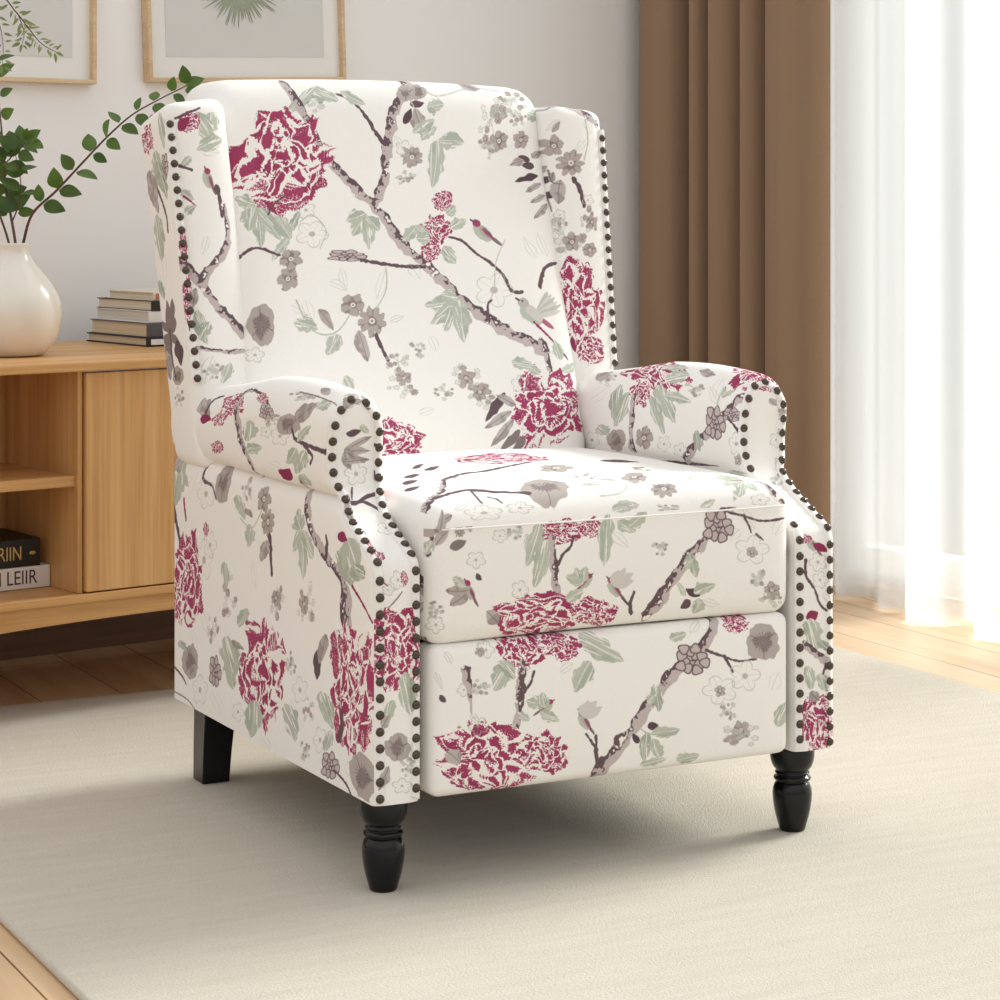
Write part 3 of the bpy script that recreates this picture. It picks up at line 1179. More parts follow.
B wingR d 23272 13017 34 23526 13007 44 23752 12898 57 24018 12710 67
L wingR o 23374 12764 -188 -157 -19 39
L wingR g 23254 12574 122 159 29 -30
T wingR s 23799 12769 12 23819 12451 11 23709 12132 9
L wingR o 23780 12769 131 -221 -72 -33
L wingR o 23744 12450 -164 -192 -56 35
F wingR t 23259 12352 137 -1 15 174
F wingR d 23479 12083 234 1 22 221
L wingR g 23314 11814 -88 -377 -106 21
T wingR d 23505 11846 45 23587 11657 41 23631 11406 36
L wingR g 23171 11783 57 157 30 -18
T wingR T 23168 11973 7 23191 11783 7 23308 11751 8
F wingR o 23713 11500 112 0 10 94
S wingR x 23371 10843 259 -1 25 249
F wingR t 23371 10843 145 -1 16 156
S wingR x 23712 11154 188 -1 24 220
F wingR t 23664 10716 129 -1 14 125
S wingR x 23230 11155 103 0 14 156
F wingR t 23749 11154 115 -1 12 110
P wingR x 23409 9941 453 -7 77 741
P wingR x 23498 9168 285 -8 23 215
L wingR R 23265 9142 -38 246 46 11
F wingR o 23239 11265 79 0 8 94
L wingL s 22335 12790 -132 -414 -145 25
L wingL s 22078 12784 320 -494 -115 -66
L wingL s 22479 12380 -437 -152 -39 109
L wingL o 22101 12257 321 -84 -29 -70
P wingL x 21976 12636 182 3 12 176
L wingL R 21797 12517 188 178 48 -51
T wingL d 21780 12693 21 21987 12783 16 22149 12845 11
W wingL p 22192 11791 -54 114 114 51
T wingL d 22314 11704 42 22364 11500 34 22379 11267 25
L wingL s 21943 12139 -125 -175 -46 32
T wingL d 21959 11935 22 21796 11993 22
L wingL s 21780 11645 184 -145 -43 -59
T wingL R 21824 11558 15 21983 11413 11
L wingL S 21814 11326 174 87 22 -52
L wingL o 22133 10979 -108 -258 -56 19
B wingL d 21701 10612 69 21871 10463 67 21996 10262 66 22185 9987 64 22420 9737 63 22590 9563 61
B wingL d 21998 10290 68 22099 10490 58 22332 10688 52 22450 10918 50 22456 11180 44 22410 11442 37
B wingL d 21870 9392 22 22081 9347 26 22353 9311 31 22611 9316 36
L wingL s 21894 9919 138 -486 -93 -32
L wingL S 22079 9746 -160 -253 -74 43
L wingL o 22105 9262 -167 -393 -80 30
P wingL x 21770 10836 59 0 9 230
P wingL x 21784 10061 68 1 13 372
L wingL g 21911 10234 -90 -315 -48 15
S wingL x 22092 9063 147 -4 8 113
L wingL s 22342 9169 -147 -307 -71 27
P wingLs x 9867 16588 -262 -6 -39 236
L wingLs s 9358 16985 -164 -557 79 -14
L wingLs s 9540 16434 -181 -588 260 -10
L wingLs g 9846 16144 -269 -650 219 -13
L wingLs S 9473 16286 -294 -586 183 -16
G wingLs x 9229 16166 -102 -1 -27 204
T wingLs d 9533 15847 30 9229 15496 29 9176 15234 27
L wingLs s 9667 15494 -173 -704 219 -12
L wingLs o 9798 15168 -424 -111 116 -48
L wingLs o 9551 15024 -179 -641 174 -12
L wingLs T 9278 13743 110 493 -156 13
L wingLs T 9278 13743 -153 532 -154 4
L wingLs T 9278 13743 411 186 -132 37
L wingLs T 9278 13743 -287 247 -142 -12
L wingLs T 9278 13743 368 -166 119 27
L wingLs T 9278 13743 -321 -158 132 -36
L wingLs T 9369 13709 140 -419 174 -6
L wingLs d 9031 13668 -207 -365 167 -23
L wingLs g 9570 13492 -292 -423 213 -32
F wingLs p 9011 13147 -256 17 -18 147
S wingLs x 8962 12860 -255 19 -18 147
L wingLs S 9615 14522 -138 -290 130 -13
T wingLs d 9271 13802 30 9233 13424 28 9104 13082 25
"""
def mk_fabric():
    m, nt, bs, out = new_mat('printed_linen')
    uv = N(nt, 'ShaderNodeUVMap', uv_map='UVMap')
    tx = N(nt, 'ShaderNodeTexImage', image=make_print(), interpolation='Linear')
    nt.links.new(uv.outputs[0], tx.inputs[0])
    v = mapped(nt, (1, 1, 1))
    n = noise(nt, 700, v, 2, .6)
    n2 = noise(nt, 55, v, 2, .5)
    mx = N(nt, 'ShaderNodeMix', data_type='RGBA', blend_type='MULTIPLY')
    mx.inputs[0].default_value = .3
    nt.links.new(tx.outputs[0], mx.inputs[6])
    nt.links.new(ramp(nt, n.outputs['Fac'], [(.3, (.88, .88, .88, 1)), (.6, (1, 1, 1, 1))]), mx.inputs[7])
    nt.links.new(mx.outputs[2], bs.inputs['Base Color'])
    bs.inputs['Roughness'].default_value = .9
    bs.inputs['Specular IOR Level'].default_value = .15
    ad = N(nt, 'ShaderNodeMath', operation='ADD')
    nt.links.new(n.outputs['Fac'], ad.inputs[0])
    nt.links.new(n2.outputs['Fac'], ad.inputs[1])
    bump(nt, bs, ad.outputs[0], .25, .0012)
    return m
M['fabric'] = mk_fabric()
M['fabric_plain'] = plain('plain_linen', rgb(240, 237, 231), .85)


# ---------------------------------------------------------------- camera
CAM_H = .85
FZ = -.012                                                # top of the boards; the rug's top is z = 0
cam = bpy.data.cameras.new('camera')
cam.sensor_width = 36
cam.lens = 2370 * 36 / 1000
cam.shift_y = -.3
cam.clip_end = 60
camo = bpy.data.objects.new('camera', cam)
camo.location = (0, 0, CAM_H)
camo.rotation_euler = (PI / 2, 0, 0)
link(camo)
SC.camera = camo

# ---------------------------------------------------------------- room
CH_O, CH_A = (.123, 3.068), math.radians(27.5)            # armchair base and turn
RT = math.radians(38)                                     # the room's turn
D1 = Vector((math.cos(RT), math.sin(RT), 0))              # along the back wall
DN = Vector((-math.sin(RT), math.cos(RT), 0))             # into the back wall
CAB = Vector((-.685, 3.9, 0))                             # sideboard: front edge of the door
def room(a, n, z=0):                                      # along back wall, into it, up
    return CAB + D1 * a + DN * n + Vector((0, 0, z))
WALL_N = .59
SH = Vector((.742, 5.10, 0)) - CAB                        # where the voile meets the boards
SHEER_A = SH.dot(D1)                                      # the voile's line: a = SHEER_A
SHEER_N = SH.dot(DN)
WIN_A = 1.97                                      # inner face of the window wall
rm = bpy.data.objects.new('room', None)
rm.location = CAB
rm.rotation_euler = (0, 0, RT)
link(rm)
rm['kind'] = 'group'
def rboxm(name, mat, *b):
    o = MB().box(*b).build(name, mat)
    o.location = CAB
    o.rotation_euler = (0, 0, RT)
    return structure(o)
FL_M = Matrix.Translation((0, 3.5, 0)) @ Matrix.Rotation(CH_A + PI / 2, 4, 'Z')     # the boards run this way
fq = [FL_M.inverted() @ room(a, n) for a, n in ((-2.2, -4.6), (WIN_A + .15, -4.6), (WIN_A + .15, WALL_N + .12), (-2.2, WALL_N + .12))]
fl = MB().add([(p.x, p.y, z) for z in (FZ - .05, FZ) for p in fq], [(3, 2, 1, 0), (4, 5, 6, 7)] + [(k, (k + 1) % 4, 4 + (k + 1) % 4, 4 + k) for k in range(4)], None, False).build('floor', M['floor'])
fl.matrix_world = FL_M
structure(fl)
rboxm('wall_back', M['wall'], -2.2, WIN_A + .15, WALL_N, WALL_N + .12, FZ, 2.7)
rboxm('baseboard_shade_back', M['base_shade'], -2.2, WIN_A, WALL_N - .016, WALL_N, FZ, .16)  # dark strip on the wall; its colour stands in for shade under the sideboard
W0, W1 = .22, -3.2                     # window opening along the window wall
wb = MB()
wb.box(WIN_A, WIN_A + .15, W0, WALL_N, FZ, 2.7)
wb.box(WIN_A, WIN_A + .15, W1, W0, 2.42, 2.7)
wb.box(WIN_A, WIN_A + .15, W1 - 1.2, W1, FZ, 2.7)
o = wb.build('wall_right', M['wall'])
o.location = CAB
o.rotation_euler = (0, 0, RT)
structure(o)
wf = MB()
a0, a1 = WIN_A + .05, WIN_A + .11
for k in range(5):
    y = W0 + (W1 - W0) * k / 4
    wf.box(a0, a1, min(max(y - .03, W1), W0 - .06), min(max(y - .03, W1), W0 - .06) + .06, 0.02, 2.42)
wf.box(a0, a1, W1, W0, .0, .08)
wf.box(a0, a1, W1, W0, 2.34, 2.42)
win = wf.build('window_1', M['white_metal'])
win.location = CAB
win.rotation_euler = (0, 0, RT)
structure(win)
MB().box(WIN_A + .078, WIN_A + .082, W1 + .02, W0 - .02, .06, 2.36).build('glass_pane', M['glass'], win)
bpy.data.objects.remove(rm)

# ---------------------------------------------------------------- curtains
def curtain(name, pts, z0, z1, mat, label, cat, th=.002, nz=24, seed=1, flare=0):
    """pts: (a, n) plan polyline in the room frame, already dense"""
    rnd = random.Random(seed)
    P = []
    for i in range(nz + 1):
        t = i / nz
        row = []
        for k, (a, n) in enumerate(pts):
            w = flare * (1 - t) * math.sin(k * .21 + 1)
            row.append(room(a + w, n, z0 + (z1 - z0) * t))
        P.append(row)
    o = MB().grid(P).build(name, mat)
    if th > 0:
        s = o.modifiers.new('thickness', 'SOLIDIFY')
        s.thickness = th
    return tag(o, label, cat)
def smooth_path(ctrl, step=.006):
    """Catmull-Rom through control points"""
    out = []
    c = [ctrl[0]] + list(ctrl) + [ctrl[-1]]
    for i in range(1, len(c) - 2):
        p0, p1, p2, p3 = [np.array(q, float) for q in c[i - 1:i + 3]]
        m = max(3, int(np.linalg.norm(p2 - p1) / step))
        for k in range(m):
            t = k / m
            out.append(tuple(.5 * (2 * p1 + (p2 - p0) * t + (2 * p0 - 5 * p1 + 4 * p2 - p3) * t * t + (3 * p1 - p0 - 3 * p2 + p3) * t ** 3)))
    out.append(tuple(ctrl[-1]))
    return out
DR = [(1.74, .56), (1.69, .54), (1.672, .50), (1.675, .45), (1.715, .415), (1.87, .385), (1.75, .36), (1.668, .348), (1.672, .325),
      (1.73, .309), (1.86, .300), (1.75, .288), (1.66, .278), (1.663, .245), (1.72, .216), (1.85, .204), (1.74, .191), (1.66, .18),
      (1.668, .152), (1.73, .130), (1.80, .120), (1.73, .110), (1.656, .098), (1.645, .055), (1.657, .01), (1.654, -.035), (1.664, -.062), (1.678, -.07)]
curtain('curtain', smooth_path(DR), FZ + .012, 2.55, M['drape'],
        'brown opaque full length curtain hanging in deep folds between wall and white sheers', 'curtain', .004)
VO = [(1.935, -.135), (1.95, -.10), (1.935, -.06), (1.95, 0), (1.938, .06), (1.945, .10), (1.92, .125), (1.885, .115), (1.86, .08), (1.905, .03), (1.87, -.02), (1.82, -.075), (1.85, -.11), (1.835, -.16), (1.765, -.198),
      (1.79, -.264), (1.85, -.29), (1.82, -.35), (1.745, -.395), (1.755, -.454)]
rnd = random.Random(4)
n = -.5
while n > -3.3:
    VO.append((1.80 + rnd.uniform(.03, .06), n))
    VO.append((1.80 - rnd.uniform(.03, .06), n - rnd.uniform(.05, .09)))
    n -= rnd.uniform(.13, .2)
curtain('sheer_curtain', smooth_path(VO, .008), FZ + .006, 2.55, M['sheer'],
        'white translucent sheer curtain glowing with daylight at the right', 'curtain', .0, nz=16)


# ---------------------------------------------------------------- rug
def loc2w(x, y, z=0):
    c, s = math.cos(CH_A), math.sin(CH_A)
    return Vector((CH_O[0] + c * x - s * y, CH_O[1] + s * x + c * y, z))
RUG = (-.752, 1.13, -1.7, 1.257)                               # x0 x1 y0 y1 in the armchair's frame
mb = MB()
mb.rbox(((RUG[0] + RUG[1]) / 2, (RUG[2] + RUG[3]) / 2, -.006), ((RUG[1] - RUG[0]) / 2, (RUG[3] - RUG[2]) / 2, .006), .006, (40, 40, 1))
rug = mb.build('rug', M['rug'])
rug.location = (CH_O[0], CH_O[1], 0)
rug.rotation_euler = (0, 0, CH_A)
tag(rug, 'cream wool rug with a short pile lying under the floral armchair', 'rug')
# ---------------------------------------------------------------- the armchair
chair = thing('armchair', 'wingback armchair in white fabric printed with crimson peonies and birds, studded with dark nailheads', 'armchair',
              (CH_O[0], CH_O[1], 0), CH_A)
FAB = M['fabric']
# fabric sheet layout: region -> (origin u, origin v) in metres on the printed sheet
SHEET = 2.46
REG = {'back': (.33, -.42), 'seat': (.98, .08), 'seatf': (.98, .37), 'foot': (.98, .79), 'armL': (1.41, .005), 'armR': (1.41, 1.08),
       'frontL': (2.53, -.11), 'frontR': (2.05, -.11), 'wingL': (2.53, .3), 'wingLs': (.8, 1.12), 'wingR': (2.05, .3),
       'wingRs': (1.05, 1.12), 'rest': (.4, .8)}
def suv(reg, u, v):
    o = REG[reg]
    return ((u + o[0]) / SHEET, (v + o[1]) / SHEET)
def lerp_tab(tab, z):
    for (a, b), (c, d) in zip(tab, tab[1:]):
        if z <= c:
            return b + (d - b) * max(0, (z - a)) / (c - a)
    return tab[-1][1]

# --- back cushion
def y_seam(z):
    return .488 + .33 * (z - .5)
def back_def(P):
    x, y, z = P
    hw = 1 + .05 * (z - .6)
    x *= hw
    front = max(0, min(1, (.075 - y) / .15))
    t = max(0, 1 - (x / .285) ** 2)
    tz = max(0, min(1, (z - .44) / .56))
    puff = .032 * math.sqrt(t) * (.55 + .45 * math.sin(PI * min(1, tz * 1.05)))
    z += .008 * t * max(0, (z - .95) / .08)
    return [x, y + y_seam(z) + .0 - front * puff + .004, z]
def back_uv(ax, s, p):
    return suv('back', p[0], p[2])
mb = MB()
mb.rbox((0, .075, .733), (.279, .075, .296), .045, (14, 3, 16), back_def, back_uv)
mb.build('backrest', FAB, chair)
# outer back
def rear_def(P):
    x, y, z = P
    return [x * (1 + .06 * (z - .5)), y + max(0, z - .47) * .22, z]
mb = MB()
mb.rbox((0, .665, .55), (.325, .022, .434), .015, (6, 1, 10), rear_def, lambda ax, s, p: suv('rest', p[0], p[2] + .0))
mb.build('back_panel', FAB, chair)

# --- seat cushion
def seat_def(P):
    x, y, z = P
    tx = max(0, 1 - (x / .266) ** 2)
    if z > .4:
        ty = max(0, 1 - abs((y - .2) / .3) ** 3)
        z += .020 * tx ** .8 * ty * (z - .4) / .073
    fr = max(0, min(1, (.05 - y) / .1))
    y -= .010 * fr * tx ** .5 * math.sin(PI * max(0, min(1, (z - .30) / .17)))
    if z < .33:
        z -= .004 * (1 - tx)
    return [x, y, z]
def seat_uv(ax, s, p):
    x, y, z = p
    return suv('seat', x, y)
def seat_faces(mb, n0):
    for i in range(n0, len(mb.f)):
        P = [mb.v[k] for k in mb.f[i]]
        zc = sum(p[2] for p in P) / len(P)
        a, b, c = Vector(P[0]), Vector(P[1]), Vector(P[2])
        nrm = (b - a).cross(c - a)
        if nrm.length > 0:
            nrm.normalize()
        yc = sum(p[1] for p in P) / len(P)
        if nrm.y < -.3 and yc < .1:
            if zc > .449:
                mb.uv[i] = [suv('seat', p[0], -.048 - (.473 - p[2])) for p in P]
            else:
                mb.uv[i] = [suv('seatf', p[0], p[2]) for p in P]
        elif abs(nrm.x) > .8:
            mb.uv[i] = [suv('seatf', .1 + p[1] * .3, p[2]) for p in P]
mb = MB()
mb.rbox((0, .235, .389), (.268, .295, .084), .026, (16, 14, 8), seat_def, seat_uv)
seat_faces(mb, 0)
seat = mb.build('seat_cushion', FAB, chair)
mb = MB()
mb.tube([(-.252 + .504 * k / 40, -.062 - .008 * math.sqrt(max(0, 1 - ((-.252 + .504 * k / 40) / .266) ** 2)), .447) for k in range(41)], .0012, 6)
mb.build('front_seam', M['fabric_plain'], seat)

# --- footrest
def foot_def(P):
    x, y, z = P
    t = max(0, 1 - (x / .262) ** 4)
    fr = 1 if y < -.03 else 0
    return [x, y - .006 * t * fr * math.sin(PI * max(0, min(1, (z - .117) / .19))), z]
mb = MB()
mb.rbox((0, -.032, .2105), (.2635, .027, .0935), .014, (14, 2, 6), foot_def, lambda ax, s, p: suv('foot', p[0], p[2]))
mb.build('footrest', FAB, chair)
# --- dark inside of the frame under the seat
MB().rbox((0, .32, .21), (.27, .315, .088), .006, (2, 2, 2)).build('frame_lining', M['lining'], chair)

# --- arms
YF = [(.10, -.05), (.397, -.05), (.41, -.044), (.42, -.025), (.435, .005), (.448, .03), (.464, .05), (.483, .065), (.503, .073), (.525, .0755),
      (.55, .072), (.57, .069), (.59, .072), (.61, .085), (.63, .10)]
def zs(a, b, n):
    return [a + (b - a) * k / n for k in range(n + 1)]
def arm_loop():
    """right-hand half section, outer bottom -> over the top -> inner bottom: (x, z)"""
    L = [(.338, z) for z in zs(.116, .385, 8)]
    L += [(.3385, z) for z in (.397, .404, .41, .42, .43, .44, .448)]
    L += [(.338, .456), (.3365, .464), (.333, .472), (.3275, .477), (.332, .4795), (.340, .485), (.344, .496), (.346, .51), (.347, .525), (.347, .54)]
    L += [(.3075 + .0395 * math.cos(PI * k / 16), .552 + .052 * math.sin(PI * k / 16)) for k in range(17)]
    L += [(.268, .54), (.268, .525), (.2685, .51), (.269, .499), (.270, .489), (.271, .482), (.272, .477), (.273, .472), (.274, .464), (.275, .456)]
    L += [(.275, z) for z in (.448, .44, .43, .42, .41, .404, .397)]
    L += [(.275, z) for z in reversed(zs(.116, .385, 8))]
    return L
def crown(y, z):
    w = max(0, min(1, (z - .50) / .09))
    return z + w * (.010 * math.exp(-((y - .2) / .16) ** 2) - .022 * max(0, (y - .3) / .25))
NAILS = []
def nail_mesh():
    mb = MB()
    prof = [(.0058, 0), (.0057, .0010), (.0051, .0026), (.0038, .0039), (.002, .0046), (.0004, .0048)]
    mb.lathe(prof, 12, cap=True)
    me_o = mb.build('nailhead', M['nail'])
    me = me_o.data
    bpy.data.objects.remove(me_o)
    return me
NAIL = nail_mesh()
def put_nail(parent, p, nrm):
    o = bpy.data.objects.new('nailhead', NAIL)
    o.location = p
    o.rotation_euler = Vector(nrm).to_track_quat('Z', 'Y').to_euler()
    link(o, parent)
    return o
def resample(pts, d, off=.0):
    pts = [Vector(p) for p in pts]
    out, acc = [], off
    L = [0]
    for a, b in zip(pts, pts[1:]):
        L.append(L[-1] + (b - a).length)
    while acc <= L[-1]:
        for k in range(len(L) - 1):
            if L[k + 1] >= acc:
                out.append(pts[k].lerp(pts[k + 1], (acc - L[k]) / max(1e-9, L[k + 1] - L[k])))
                break
        acc += d
    return out
def arm_front_path(sx, inset):
    """nail path on the front panel, outer foot -> arch -> inner foot"""
    zz = zs(.118 + inset * .4, .552, 90)
    L = arm_loop()
    h = len(L) // 2
    xo = sorted((z, max(x, .336 if .45 < z < .5 else 0)) for x, z in L[:h])
    xi = sorted((z, x) for x, z in L[h + 1:])
    P = [(sx * (lerp_tab(xo, z) - inset), lerp_tab(YF, z), z) for z in zz]
    P += [(sx * (.3075 + (.0395 - inset) * math.cos(PI * k / 20)), lerp_tab(YF, .552 + (.052 - inset) * math.sin(PI * k / 20)), .552 + (.052 - inset) * math.sin(PI * k / 20)) for k in range(1, 20)]
    P += [(sx * (lerp_tab(xi, z) + inset), lerp_tab(YF, z), z) for z in reversed(zz)]
    return [Vector(p) for p in P]
def front_normal(z):
    dy = lerp_tab(YF, z + .004) - lerp_tab(YF, z - .004)
    return Vector((0, -.008, dy)).normalized()
def make_arm(sx, reg, freg):
    L = arm_loop()
    V = [0]
    for a, b in zip(L, L[1:]):
        V.append(V[-1] + math.hypot(b[0] - a[0], b[1] - a[1]))
    P, U = [], []
    R = .010
    for j, (x, z) in enumerate(L):
        yf = lerp_tab(YF, z)
        yb = .656 if z < .4775 else .645
        ts = [0, .004, .012] + [.03 + (yb - yf - .03) * k / 14 for k in range(15)]
        row, ur = [], []
        cx, cz = .3075, max(.2, min(.552, z))
        for i, t in enumerate(ts):
            y = yf + t
            inn = .0035 if i == 0 else (.0008 if i == 1 else 0)
            xx = x + (cx - x) * inn / .035
            puff = 0
            if z > .479:
                puff = .004 * math.sin(PI * min(1, t / .4)) if t < .4 else 0
                xx += (1 if x > cx else -1) * puff * min(1, abs(x - cx) / .02)
            zz = crown(y, z) - (.0035 * max(0, (z - .55) / .05) if i == 0 else 0)
            if z >= .552:
                zz += puff * .6
            row.append((sx * xx, y, zz))
            ur.append(suv(reg, y, V[j]))
        P.append(row)
        U.append(ur)
    mb = MB()
    mb.grid(P, uvs=U, flip=(sx > 0))
    # back cap
    n = len(L)
    m = n // 2
    mb.grid([[P[j][-1], P[n - 1 - j][-1]] for j in range(m + 1)], flip=(sx < 0))
    # bottom
    mb.grid([[a, b] for a, b in zip(P[0], P[-1])], flip=(sx > 0), smooth=False)
    arm = mb.build('arm', FAB, chair)
    # front panel: ladder between outer and inner edges
    G, GU = [], []
    acc = 0
    prev = None
    for j in range(m + 1):
        a, b = Vector(P[j][0]), Vector(P[n - 1 - j][0])
        mid = (a + b) / 2
        if prev is not None:
            acc += (mid - prev).length
        prev = mid
        row, ur = [], []
        for k in range(9):
            q = a.lerp(b, k / 8)
            q = q + Vector((0, -.0035 * (1 - (k / 4 - 1) ** 4), 0))
            row.append(q)
            ur.append(suv(freg, q.x, acc + .116))
        G.append(row)
        GU.append(ur)
    fp = MB()
    fp.grid(G, uvs=GU, flip=(sx < 0))
    # fill the little lune at the arch's top
    fp.build('front_panel', FAB, arm)
    # trim band under the nails
    tb = MB()
    c = arm_front_path(sx, .0075)
    o1, o2 = arm_front_path(sx, .0012), arm_front_path(sx, .0138)
    rows, ru = [], []
    for a, b, cc in zip(o1, o2, c):
        nn = front_normal(cc.z)
        mid = (a + b) / 2
        row = [a + nn * .0005, a.lerp(b, .06) + nn * .0032, a.lerp(b, .5) + nn * .0044, b + (a - b) * .06 + nn * .0052, b + nn * .0015]
        rows.append(row)
        ru.append([suv(freg, q.x, q.z + .0) for q in row])
    tb.grid(rows, uvs=ru, flip=(sx > 0))
    tb.build('trim_band', FAB, arm)
    pts = resample(c, .0203, .004)
    return arm, [(p + front_normal(p.z) * .0040, front_normal(p.z)) for p in pts]
armL, nl = make_arm(-1, 'armL', 'frontL')
armR, nr = make_arm(1, 'armR', 'frontR')

# --- wings
def w_y0(z):
    return .545 + .19 * (z - .585)
def make_wing(sx, reg, sreg):
    def d(P):
        x, y, z = P                       # x from 0 (inner) to .084 (outer), y from 0 (front) to .125
        xo = .352 + .045 * (z - .585)
        xi = .255 + .045 * (z - .7)
        X = xi + (xo - xi) * (x / .084)
        t = x / .084
        fr = max(0, 1 - y / .06)
        Y = w_y0(z) + y - .010 * fr * (1 - (2 * t - 1) ** 2) - .004 * t * fr
        drop = max(0, (z - .86) / .14) ** 2 * (.006 + .034 * max(0, min(1, y / .118))) * max(0, t - .15) / .85
        return [sx * X, Y, z - drop]
    def uvf(ax, s, p):
        x, y, z = p
        if ax == 0 and s > 0:
            return suv(sreg, y - .5, z - .4)
        return suv(reg, x, z)
    mb = MB()
    mb.rbox((.042, .059, .732), (.042, .059, .269), .021, (5, 5, 14), d, uvf)
    if sx < 0:
        for f, u in zip(mb.f, mb.uv):
            f.reverse()
            u.reverse()
    w = mb.build('wing', FAB, chair)
    path = []
    for z in zs(.592, .962, 60):
        xo = .352 + .045 * (z - .585)
        path.append(Vector((sx * (xo - .0075), w_y0(z) - .0045, z)))
    tb = MB()
    rows, ru = [], []
    for p in path:
        row = [p + Vector((sx * a, b, 0)) for a, b in ((.007, .003), (.005, -.001), (0, -.002), (-.005, -.0025), (-.006, .002))]
        rows.append(row)
        ru.append([suv(reg, q.x, q.z) for q in row])
    tb.grid(rows, uvs=ru, flip=(sx < 0))
    tb.build('trim_band', FAB, w)
    pts = resample(path, .0196 if sx < 0 else .0200, .003)
    return w, [(p + Vector((0, -.0022, 0)), Vector((sx * .12, -1, .15))) for p in pts]
wingL, wl = make_wing(-1, 'wingL', 'wingLs')
wingR, wr = make_wing(1, 'wingR', 'wingRs')

# --- nailheads: the hundred that show largest one by one, the small far ones as one part
own = [(armL, p, q) for p, q in nl] + [(armR, p, q) for p, q in nr if not (p.x < .29 and .425 < p.z < .475)]
own += [(wingL, p, q) for p, q in wl]
own, rest = own[:100], own[100:]
for par, p, q in own:
    put_nail(par, p, q)
mb = MB()
for p, q in [(p, q) for _, p, q in rest] + wr:
    rot = Vector(q).to_track_quat('Z', 'Y').to_matrix()
    b = len(mb.v)
    mb.add([rot @ v.co + p for v in NAIL.vertices], [tuple(f.vertices) for f in NAIL.polygons])
o = mb.build('nailhead_trim', M['nail'], chair)
o['kind'] = 'stuff'

# --- legs
def front_leg(x, y):
    prof = [(.0158, 0), (.0170, .001), (.0180, .004), (.0196, .010), (.0225, .020), (.0248, .031), (.0263, .042), (.0267, .050), (.0260, .057), (.0236, .0633),
            (.0205, .0662), (.0198, .0672), (.0242, .0685), (.0253, .0705), (.0248, .0728), (.0215, .0745), (.0205, .0756), (.0225, .0768), (.0236, .0782), (.0228, .0796),
            (.0212, .0806), (.0222, .082), (.0262, .0865), (.0288, .093), (.0299, .100), (.0302, .107), (.0298, .113), (.0285, .118)]
    o = MB().lathe(prof, 40).build('leg', M['black_lacquer'], chair)
    o.location = (x, y, 0)
    return o
front_leg(-.304, -.006)
front_leg(.302, -.008)
def rear_leg(x, y):
    vs = []
    for (z, a, dy) in ((0, .0208, .012), (.05, .0222, .006), (.118, .0245, -.006)):
        vs += [(-a, -a + dy, z), (a, -a + dy, z), (a, a + dy, z), (-a, a + dy, z)]
    fs = [(3, 2, 1, 0), (8, 9, 10, 11)]
    for r in (0, 4):
        fs += [(r + k, r + (k + 1) % 4, r + 4 + (k + 1) % 4, r + 4 + k) for k in range(4)]
    o = MB().add(vs, fs, None, False).build('leg', M['black_lacquer'], chair)
    o.location = (x, y, 0)
    bevel(o, .002, 2)
    return o
rear_leg(-.298, .598)
rear_leg(.298, .598)

# ---------------------------------------------------------------- sideboard
sb = thing('sideboard', 'oak sideboard with open shelves and a plain door standing behind the armchair', 'sideboard', tuple(CAB), RT)
SBZ = .585
X0, X1, DEP = -.72, 1.0, .52
def part(name, mat, *b, par=sb, bev=.0015):
    o = MB().box(*b).build(name, mat, par)
    bevel(o, bev)
    return o
part('top', M['oak_x'], X0 - .004, X1 + .004, -.012, DEP, .5685, SBZ, bev=.003)
part('bottom_panel', M['oak_x'], X0, X1, -.006, DEP - .01, .188, .202)
part('side_panel', M['oak_z'], X0, X0 + .018, 0, DEP - .01, .202, .5685)
part('side_panel', M['oak_z'], X1 - .018, X1, 0, DEP - .01, .202, .5685)
part('divider', M['oak_z'], -.009, 0, .004, DEP - .01, .202, .5685)
part('back_panel', M['oak_z'], X0 + .018, -.009, .265, .275, .202, .5685)
part('shelf', M['oak_x'], X0 + .018, -.009, .012, .265, .378, .396)
part('door', M['oak_z'], .003, .48, -.004, .014, .2045, .5655)
part('door', M['oak_z'], .484, X1 - .003, -.004, .014, .2045, .5655)
# arched apron
mb = MB()
n = 48
top, bot = [], []
for k in range(n + 1):
    x = X0 + (X1 - X0) * k / n
    u = (x - .15) / .86
    bot.append((x, .158 - .052 * u * u))
for y in (.004, .024):
    pass
vs, fs = [], []
for (x, z) in bot:
    vs += [(x, .004, z), (x, .004, .188), (x, .026, .188), (x, .026, z)]
for k in range(n):
    a, b = 4 * k, 4 * k + 4
    for q in range(4):
        fs.append((a + q, a + (q + 1) % 4, b + (q + 1) % 4, b + q))
fs += [(3, 2, 1, 0), (4 * n, 4 * n + 1, 4 * n + 2, 4 * n + 3)]
mb.add(vs, fs, None, False).build('apron', M['oak_x'], sb)
for x in (X0 + .03, X1 - .03):
    for y in (.045, DEP - .06):
        m2 = MB()
        pr = [(.014, FZ), (.02, .188)]
        m2.lathe([(.013, FZ), (.0165, .09), (.02, .188)], 20)
        lg = m2.build('leg', M['oak_z'], sb)
        lg.location = (x, y, 0)

